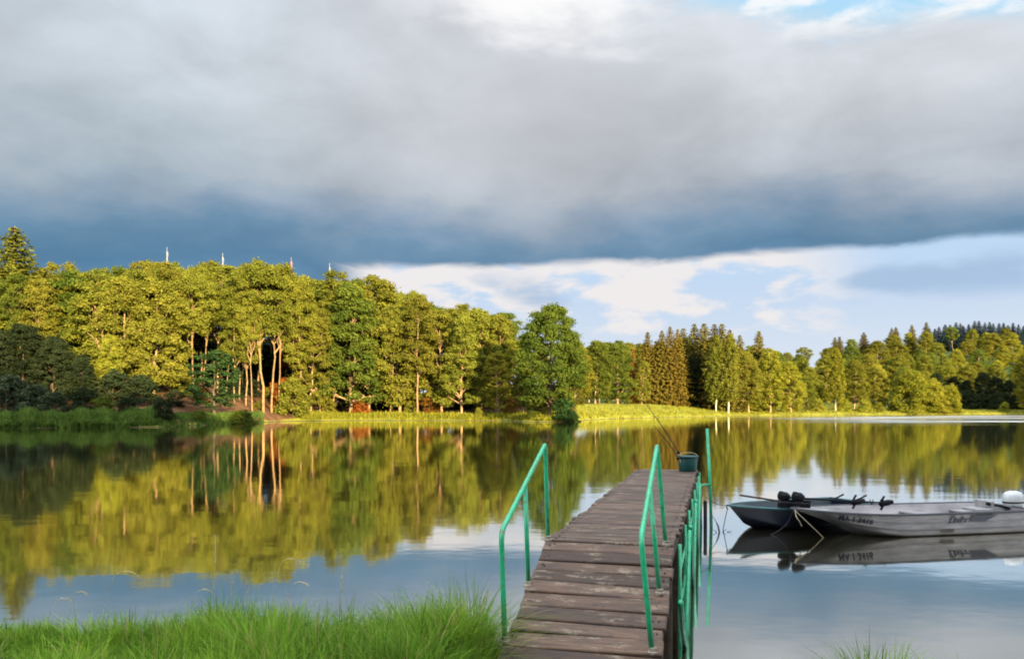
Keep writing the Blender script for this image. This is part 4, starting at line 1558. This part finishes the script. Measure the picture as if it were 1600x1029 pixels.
# ------------------------------------------------------------------ boats
def hull_fn(L, beam, rake, zg0, zg1, keel, stern_w=0.86, full=0.42):
    """returns pt(t, j) on the outer hull half section; j runs 0 (keel) .. 1 (gunwale)"""
    def half(t):
        b = min(1.0, (t / full)) if full > 0 else 1
        b = math.sin(b * math.pi / 2) ** 0.85
        if t > 0.6:
            b *= 1 - (1 - stern_w) * ((t - 0.6) / 0.4) ** 1.5
        return beam / 2 * b

    def pt(t, j):
        zg = zg1 + (zg0 - zg1) * max(0, 1 - t / 0.5) ** 2
        zk = keel + (0.10 - keel) * max(0, 1 - t / 0.42) ** 2.2
        b = half(t)
        if j < 0.35:                      # bottom
            q = j / 0.35
            y = b * 0.80 * q
            zc = zk + (zg - zk) * (0.22 + 0.25 * max(0, 1 - t / 0.4))
            z = zk + (zc - zk) * q ** 1.5
        else:
            q = (j - 0.35) / 0.65
            zc = zk + (zg - zk) * (0.22 + 0.25 * max(0, 1 - t / 0.4))
            y = b * (0.80 + 0.20 * q ** 0.8)
            z = zc + (zg - zc) * q
        zf = (z - zk) / max(1e-4, zg - zk)
        x = L * t + rake * (1 - zf) * max(0, 1 - t / 0.6) ** 2
        return x, y, z
    return pt


def build_hull(root, pt, hull_mat, in_mat, rim_mat, strakes=True, floor=0.06, rim_r=0.02):
    nt = 40
    js = [0, 0.1, 0.2, 0.28, 0.35] + [0.35 + 0.65 * k / 18 for k in range(1, 19)]
    ts = [(i / nt) ** 1.25 for i in range(nt + 1)]

    def grid(off, zoff, jlist, sgn, ridge):
        rows = []
        for t in ts:
            row = []
            for j in jlist:
                x, y, z = pt(t, j)
                yy = max(0.0, y - off * min(1, t * 8))
                if ridge and j > 0.4 and j < 0.97:
                    yy += 0.018 * min(1, t * 6) * (abs(((j - 0.35) / 0.65 * 3.0) % 1.0 - 0.5) * 2) ** 3
                row.append((x, yy * sgn, z + zoff(j)))
            rows.append(row)
        return rows

    def faces(mb, rows, flip):
        nj = len(rows[0])
        vs = [p for r in rows for p in r]
        fs = []
        for i in range(len(rows) - 1):
            for k in range(nj - 1):
                f = (i * nj + k, (i + 1) * nj + k, (i + 1) * nj + k + 1, i * nj + k + 1)
                fs.append(f[::-1] if flip else f)
        mb.add(vs, fs)

    mb = MB()
    for sgn in (-1, 1):
        faces(mb, grid(0, lambda j: 0, js, sgn, strakes), sgn > 0)
    # transom
    sec = [pt(1.0, j) for j in js]
    poly = [(x, -y, z) for x, y, z in sec[::-1]] + [(x, y, z) for x, y, z in sec[1:]]
    mb.add(poly, [tuple(range(len(poly)))])
    mb.add([(p[0] - 0.035, p[1] * 0.97, p[2] + 0.0) for p in poly], [tuple(range(len(poly)))[::-1]])
    mb.build('hull', hull_mat, root, True)
    mi = MB()
    for sgn in (-1, 1):
        faces(mi, grid(0.028, lambda j: floor * (1 - j), js, sgn, False), sgn < 0)
    mi.build('inner_skin', in_mat, root, True)
    rim = [pt(t, 1.0) for t in ts]
    mr = MB()
    path = [(x, -y - 0.004, z) for x, y, z in rim[::-1]] + [(x, y + 0.004, z) for x, y, z in rim[1:]]
    mr.tube(path, rim_r, 8)
    st = [(rim[-1][0], rim[-1][1] * f, rim[-1][2]) for f in (-1, -0.5, 0, 0.5, 1)]
    mr.tube(st, rim_r, 8)
    mr.build('gunwale', rim_mat, root, True)


def thwart(root, pt, t, z, w, m, name='seat'):
    x, y, zz = pt(t, 0.8)
    mb = MB()
    mb.box((x, 0, z), (w, 2 * y - 0.06, 0.035), None, 0.008)
    mb.build(name, m, root)


def text_mesh(txt, size, m, parent, Mloc, name, shear=0.0, extrude=0.003, sx=1.0):
    cu = bpy.data.curves.new(name, 'FONT')
    cu.body = txt
    cu.size = size
    cu.extrude = extrude
    cu.shear = shear
    cu.offset = 0.006
    cu.align_x = 'LEFT'
    tmp = bpy.data.objects.new(name, cu)
    COL.objects.link(tmp)
    dg = bpy.context.evaluated_depsgraph_get()
    dg.update()
    me = bpy.data.meshes.new_from_object(tmp.evaluated_get(dg))
    bpy.data.objects.remove(tmp)
    me.transform(Mloc @ Matrix.Diagonal((sx, 1, 1, 1)))
    me.materials.clear()
    return link(name, me, m, parent)


def silver_boat():
    L = 4.45
    bow = Vector((4.88, 13.95, 0))
    stern_dir = Vector((1.0, 0.20, 0)).normalized()
    o = empty('rowing_boat', bow, 'silver aluminium boat with dark lettering and a white outboard motor', 'boat', 'moored boats', math.atan2(stern_dir.y, stern_dir.x))
    pt = hull_fn(L, 1.40, 1.10, 0.47, 0.40, -0.10, 0.92, 0.36)
    build_hull(o, pt, M['alu'], M['alu'], M['rubber'], True)
    for t in (0.34, 0.62, 0.86):
        thwart(o, pt, t, 0.27, 0.26, M['alu'])
    # fore deck plate
    mb = MB()
    pts = [pt(t, 0.985) for t in (0.005, 0.04, 0.08, 0.12, 0.16)]
    vs = [(x, -y, z) for x, y, z in pts] + [(x, y, z) for x, y, z in pts]
    n = len(pts)
    mb.add(vs, [(i, i + 1, n + i + 1, n + i) for i in range(n - 1)])
    mb.build('bow_deck', M['alu'], o)
    # row locks
    for t in (0.47, 0.52):
        x, y, z = pt(t, 1.0)
        mb = MB()
        mb.tube([(x, y, z), (x, y, z + 0.05)], 0.016, 8)
        mb.tube([(x - 0.03, y, z + 0.10), (x - 0.03, y, z + 0.06), (x, y, z + 0.045), (x + 0.03, y, z + 0.06), (x + 0.03, y, z + 0.10)], 0.010, 6)
        mb.build('rowlock', M['black'], o)
    # writing on the near (starboard of the picture, -y) side

    def side(t, j):
        x, y, z = pt(t, j)
        return Vector((x, -y - 0.012, z))

    def frame(t0, t1, j0, j1):
        a, b, c = side(t0, j0), side(t1, j0), side(t0, j1)
        ex = (b - a).normalized()
        ez = (c - a)
        ez = (ez - ex * ez.dot(ex)).normalized()
        ey = ex.cross(ez)
        Mx = Matrix((ex, ez, ey)).transposed().to_4x4()
        Mx.translation = a + ey * 0.006
        return Mx
    text_mesh('MA 1 3416', 0.20, M['decal'], o, frame(0.105, 0.22, 0.66, 0.9), 'registration_number', sx=0.62)
    text_mesh('Linder', 0.155, M['decal'], o, frame(0.585, 0.68, 0.74, 0.95), 'lettering', shear=0.4, sx=0.95)
    mb = MB()
    fr = frame(0.585, 0.68, 0.74, 0.95)
    mb.add([fr @ Vector(p) for p in [(0.0, -0.03, 0.001), (0.03, 0.10, 0.001), (0.12, 0.16, 0.001), (0.12, 0.145, 0.001), (0.05, 0.095, 0.001), (0.035, -0.015, 0.001)]], [(0, 5, 4, 3, 2, 1)])
    mb.add([fr @ Vector(p) for p in [(0.40, 0.01, 0.001), (0.74, 0.005, 0.001), (0.98, 0.125, 0.001), (0.46, 0.125, 0.001)]], [(0, 1, 2, 3)])
    mb.build('decal_stripe', M['decal'], o)
    # repair patch low on the side
    mb = MB()
    fr = frame(0.56, 0.62, 0.44, 0.62)
    mb.add([fr @ Vector(p) for p in [(0, 0, 0), (0.28, 0, 0), (0.26, 0.07, 0), (0.02, 0.07, 0)]], [(0, 1, 2, 3)])
    mb.build('repair_patch', M['alu_dull'], o)
    # outboard motor on the transom
    m = bpy.data.objects.new('outboard_motor', None)
    COL.objects.link(m)
    m.parent = o
    m.location = (L + 0.10, 0.0, 0.27)
    mb = MB()
    prof = [(0.12, 0.02), (0.165, 0.025), (0.185, 0.06), (0.195, 0.20), (0.185, 0.29), (0.15, 0.34), (0.07, 0.365), (0.01, 0.37)]
    mb.lathe([(r * 0.82, z * 0.85) for r, z in prof], (0, 0, 0.10), 24, None, 1.25, 0.85)
    mb.build('cowl', M['white'], m, True)
    mb = MB()
    mb.lathe([(0.152, 0.0), (0.1625, 0.008), (0.1635, 0.024), (0.152, 0.032)], (0, 0, 0.19), 24, None, 1.27, 0.87)
    mb.lathe([(0.11, -0.03), (0.15, 0.0), (0.15, 0.02), (0.11, 0.03)], (0, 0, 0.09), 24, None, 1.25, 0.85)
    mb.build('cowl_band', M['black'], m, True)
    mb = MB()
    mb.box((0.02, 0, -0.02), (0.14, 0.14, 0.24), None, 0.02)
    mb.box((0.06, 0, -0.38), (0.10, 0.07, 0.60), None, 0.02)
    mb.box((-0.07, 0, -0.03), (0.06, 0.22, 0.16), None, 0.01)
    mb.build('motor_leg', M['black'], m)
    mb = MB()
    mb.tube([(-0.10, 0.0, 0.10), (-0.36, -0.05, 0.15), (-0.62, -0.10, 0.20)], [0.022, 0.02, 0.026], 10)
    mb.tube([(-0.50, -0.08, 0.175), (-0.66, -0.108, 0.207)], [0.03, 0.03], 10)
    mb.build('tiller', M['black'], m, True)
    # folded stern seat
    s = MB()
    s.box((L - 0.62, 0.05, 0.36), (0.34, 0.40, 0.05), None, 0.012)
    s.box((L - 0.47, 0.05, 0.44), (0.05, 0.40, 0.16), None, 0.012)
    s.build('stern_seat', M['alu'], o)
    return o, pt, bow, stern_dir


def dark_boat():
    L = 3.1
    bow = Vector((3.98, 14.62, 0))
    d = Vector((1.0, 0.46, 0)).normalized()
    o = empty('rowing_boat', bow, 'dark navy boat with a teal edge, half hidden behind the silver one', 'boat', 'moored boats', math.atan2(d.y, d.x))
    pt = hull_fn(L, 1.26, 0.34, 0.44, 0.38, -0.10, 0.85, 0.42)
    build_hull(o, pt, M['navy'], M['navy_in'], M['teal'], False, rim_r=0.018)
    for t in (0.36, 0.7):
        thwart(o, pt, t, 0.28, 0.24, M['navy_in'])
    mb = MB()
    pts = [pt(t, 0.985) for t in (0.005, 0.05, 0.10, 0.15, 0.2)]
    vs = [(x, -y, z) for x, y, z in pts] + [(x, y, z) for x, y, z in pts]
    n = len(pts)
    mb.add(vs, [(i, i + 1, n + i + 1, n + i) for i in range(n - 1)])
    mb.build('bow_deck', M['navy_in'], o)
    mb = MB()
    mb.tube([(0.0, 0, 0.44), (-0.04, 0, 0.45), (-0.05, 0, 0.41), (-0.02, 0, 0.37)], 0.012, 6)
    mb.build('bow_ring', M['black'], o)
    return o


silver_boat()
dark_boat()


def boat_gear():
    # an oar lying over the dark bow
    a, b = Vector((X(1157, 15.0), 15.0, 0.585)), Vector((X(1262, 15.3), 15.3, 0.36))
    o = empty('oar', a, 'single oar resting over the bow of the dark boat', 'oar')
    d = b - a
    mb = MB()
    mb.tube([d * 0.0, d * 1.0], 0.018, 8)
    mb.build('shaft', M['timber'], o)
    mb = MB()
    q = d.to_track_quat('X', 'Z').to_matrix()
    mb.box(d * 0.16, (0.36, 0.10, 0.018), q, 0.004)
    mb.build('blade', M['timber'], o)
    # two electric motors laid along the boats
    for px, D, endpx, endD, z0, z1, lb in [(1247, 14.32, 1384, 14.50, 0.61, 0.50, 'black electric boat motor with the longer shaft, nearer of the two on the boats'),
                                            (1225, 14.50, 1340, 14.70, 0.60, 0.50, 'black electric boat motor lying behind the longer one, by the dark bow')]:
        a = Vector((X(px, D), D, z0))
        b = Vector((X(endpx, endD), endD, z1))
        o = empty('electric_motor', a, lb, 'boat motor', 'electric boat motors')
        d = b - a
        q = d.to_track_quat('Z', 'Y').to_matrix()
        mb = MB()
        mb.lathe([(0.035, -0.11), (0.068, -0.095), (0.085, -0.015), (0.080, 0.05), (0.045, 0.10), (0.025, 0.12)], (0, 0, 0.02), 16, q)
        mb.box((-0.05, 0, 0.085), (0.07, 0.08, 0.06), None, 0.015)
        mb.build('motor_head', M['black'], o, False)
        mb = MB()
        mb.tube([d * 0.05, d * 0.96], 0.016, 8)
        mb.build('shaft', M['black'], o)
        mb = MB()
        mb.lathe([(0.02, -0.12), (0.05, -0.10), (0.055, 0.05), (0.03, 0.13)], d, 14, Matrix.Rotation(R(75), 3, 'Y') @ Matrix.Rotation(R(20), 3, 'X'))
        for k in range(2):
            mb.box(d + Vector((-0.06, 0, 0.07 * (1 if k else -1))), (0.02, 0.05, 0.13), Matrix.Rotation(R(30), 3, 'Y'), 0.004)
        mb.build('propeller_pod', M['black'], o)
        mb = MB()
        mb.box((0.05, 0, -0.13), (0.30, 0.12, 0.10), None, 0.02)
        mb.box((0.16, 0.02, -0.10), (0.10, 0.10, 0.10), None, 0.02)
        mb.tube([(-0.05, 0, -0.05), (0.22, -0.02, -0.06)], 0.02, 8)
        mb.build('clamp_bracket', M['black'], o)
        mb = MB()
        t0 = d * 0.62
        mb.tube([t0, t0 + Vector((0.16, 0.03, 0.05)), t0 + Vector((0.27, 0.05, 0.10))], [0.012, 0.014, 0.018], 8)
        mb.build('tiller', M['black'], o)
    # ropes
    def rope(pts, r, m, lb):
        mb = MB()
        P = [Vector(p) for p in pts]
        fine = []
        for i in range(len(P) - 1):
            for k in range(6):
                f = k / 6
                fine.append(P[i].lerp(P[i + 1], f))
        fine.append(P[-1])
        # smooth
        for _ in range(6):
            fine = [fine[0]] + [(fine[i - 1] + fine[i] * 2 + fine[i + 1]) / 4 for i in range(1, len(fine) - 1)] + [fine[-1]]
        mb.tube(fine, r, 6)
        o = mb.build('mooring_rope', m, None, True)
        tag(o, lb, 'rope')
    W = lambda px, D, z: (X(px, D), D, z)
    rope([W(1240, 13.93, 0.47), W(1247, 13.8, 0.40), W(1268, 13.70, 0.20), W(1292, 13.70, -0.06)], 0.0085, M['rope'], 'pale mooring rope running from the silver bow down into the water')
    rope([W(1242, 13.92, 0.47), W(1244, 13.62, 0.36), W(1249, 13.62, 0.30), W(1253, 13.62, 0.20)], 0.0085, M['rope'], 'short frayed rope end hanging from the silver bow')
    rope([W(1240, 13.75, 0.46), W(1230, 13.9, 0.20), W(1216, 14.0, 0.06), W(1200, 14.05, -0.03)], 0.010, M['rope_dark'], 'dark slack rope hanging between the two bows')
    rope([W(1103, 14.95, 0.56), W(1118, 14.8, 0.44), W(1137, 14.6, 0.44)], 0.006, M['rope_dark'], 'thin dark line from the corner pole to the dark bow')
    rope([W(1137, 14.6, 0.40), W(1134, 14.6, 0.25), W(1129, 14.6, -0.05)], 0.007, M['rope_dark'], 'dark rope dropping straight from the dark bow to the water')
    # twigs in the water
    g = random.Random(2)
    o = empty('drowned_branch', W(1127, 14.3, -0.05), 'thin dark branch sticking out of the water between dock and boats', 'branch')
    mb = MB()
    for e in [(-0.20, 0.05, 0.42), (-0.13, 0.02, 0.30), (0.10, 0.0, 0.10), (-0.16, -0.02, 0.10), (0.2, 0.02, 0.07)]:
        p = Vector(e)
        mb.tube([(0, 0, -0.1), p * 0.5 + Vector((g.uniform(-.02, .02), 0, 0.02)), p], [0.009, 0.007, 0.003], 5)
    mb.build('twigs', M['rope_dark'], o)


boat_gear()


# ------------------------------------------------------------------ masts above the wood
def masts():
    for px, D, top, m, w, lb in [(261, 420, 386, 'mast_white', 0.35, 'leftmost thin white mast rising above the highest broadleaf crown'),
                                 (348, 420, 395, 'mast_white', 0.35, 'slim white mast second from the left, above the wood'),
                                 (455, 420, 402, 'mast_red', 0.45, 'reddish mast standing above the wood, right of the orange double trunk'),
                                 (515, 420, 411, 'mast_white', 0.30, 'lowest white mast, right of the reddish one')]:
        x = X(px, D)
        z0 = gz(x, D)
        h = Z(top, D) - z0
        o = empty('radio_mast', (x, D, z0), lb, 'mast', 'masts above the left wood')
        mb = MB()
        for a in range(3):
            c, s = math.cos(a * 2.094), math.sin(a * 2.094)
            mb.tube([(c * w * 1.6, s * w * 1.6, 0), (c * w * 0.6, s * w * 0.6, h * 0.97)], 0.05, 5)
        n = 26
        for i in range(n):
            for a in range(3):
                f0, f1 = i / n * 0.97, (i + 1) / n * 0.97
                r0, r1 = w * (1.6 - f0), w * (1.6 - f1)
                c0, s0 = math.cos(a * 2.094) * r0, math.sin(a * 2.094) * r0
                c1, s1 = math.cos((a + 1) * 2.094) * r1, math.sin((a + 1) * 2.094) * r1
                mb.tube([(c0, s0, h * f0), (c1, s1, h * f1)], 0.06, 4, cap=False)
        mb.build('lattice', M[m], o)
        mb = MB()
        mb.tube([(0, 0, h * 0.95), (0, 0, h)], 0.07, 5)
        mb.tube([(0.55, 0, h * 0.93), (0.55, 0, h * 0.955 + 0.6)], 0.06, 5)
        mb.tube([(0, 0, h * 0.94), (0.55, 0, h * 0.94)], 0.05, 5)
        mb.build('aerial', M[m], o)


masts()
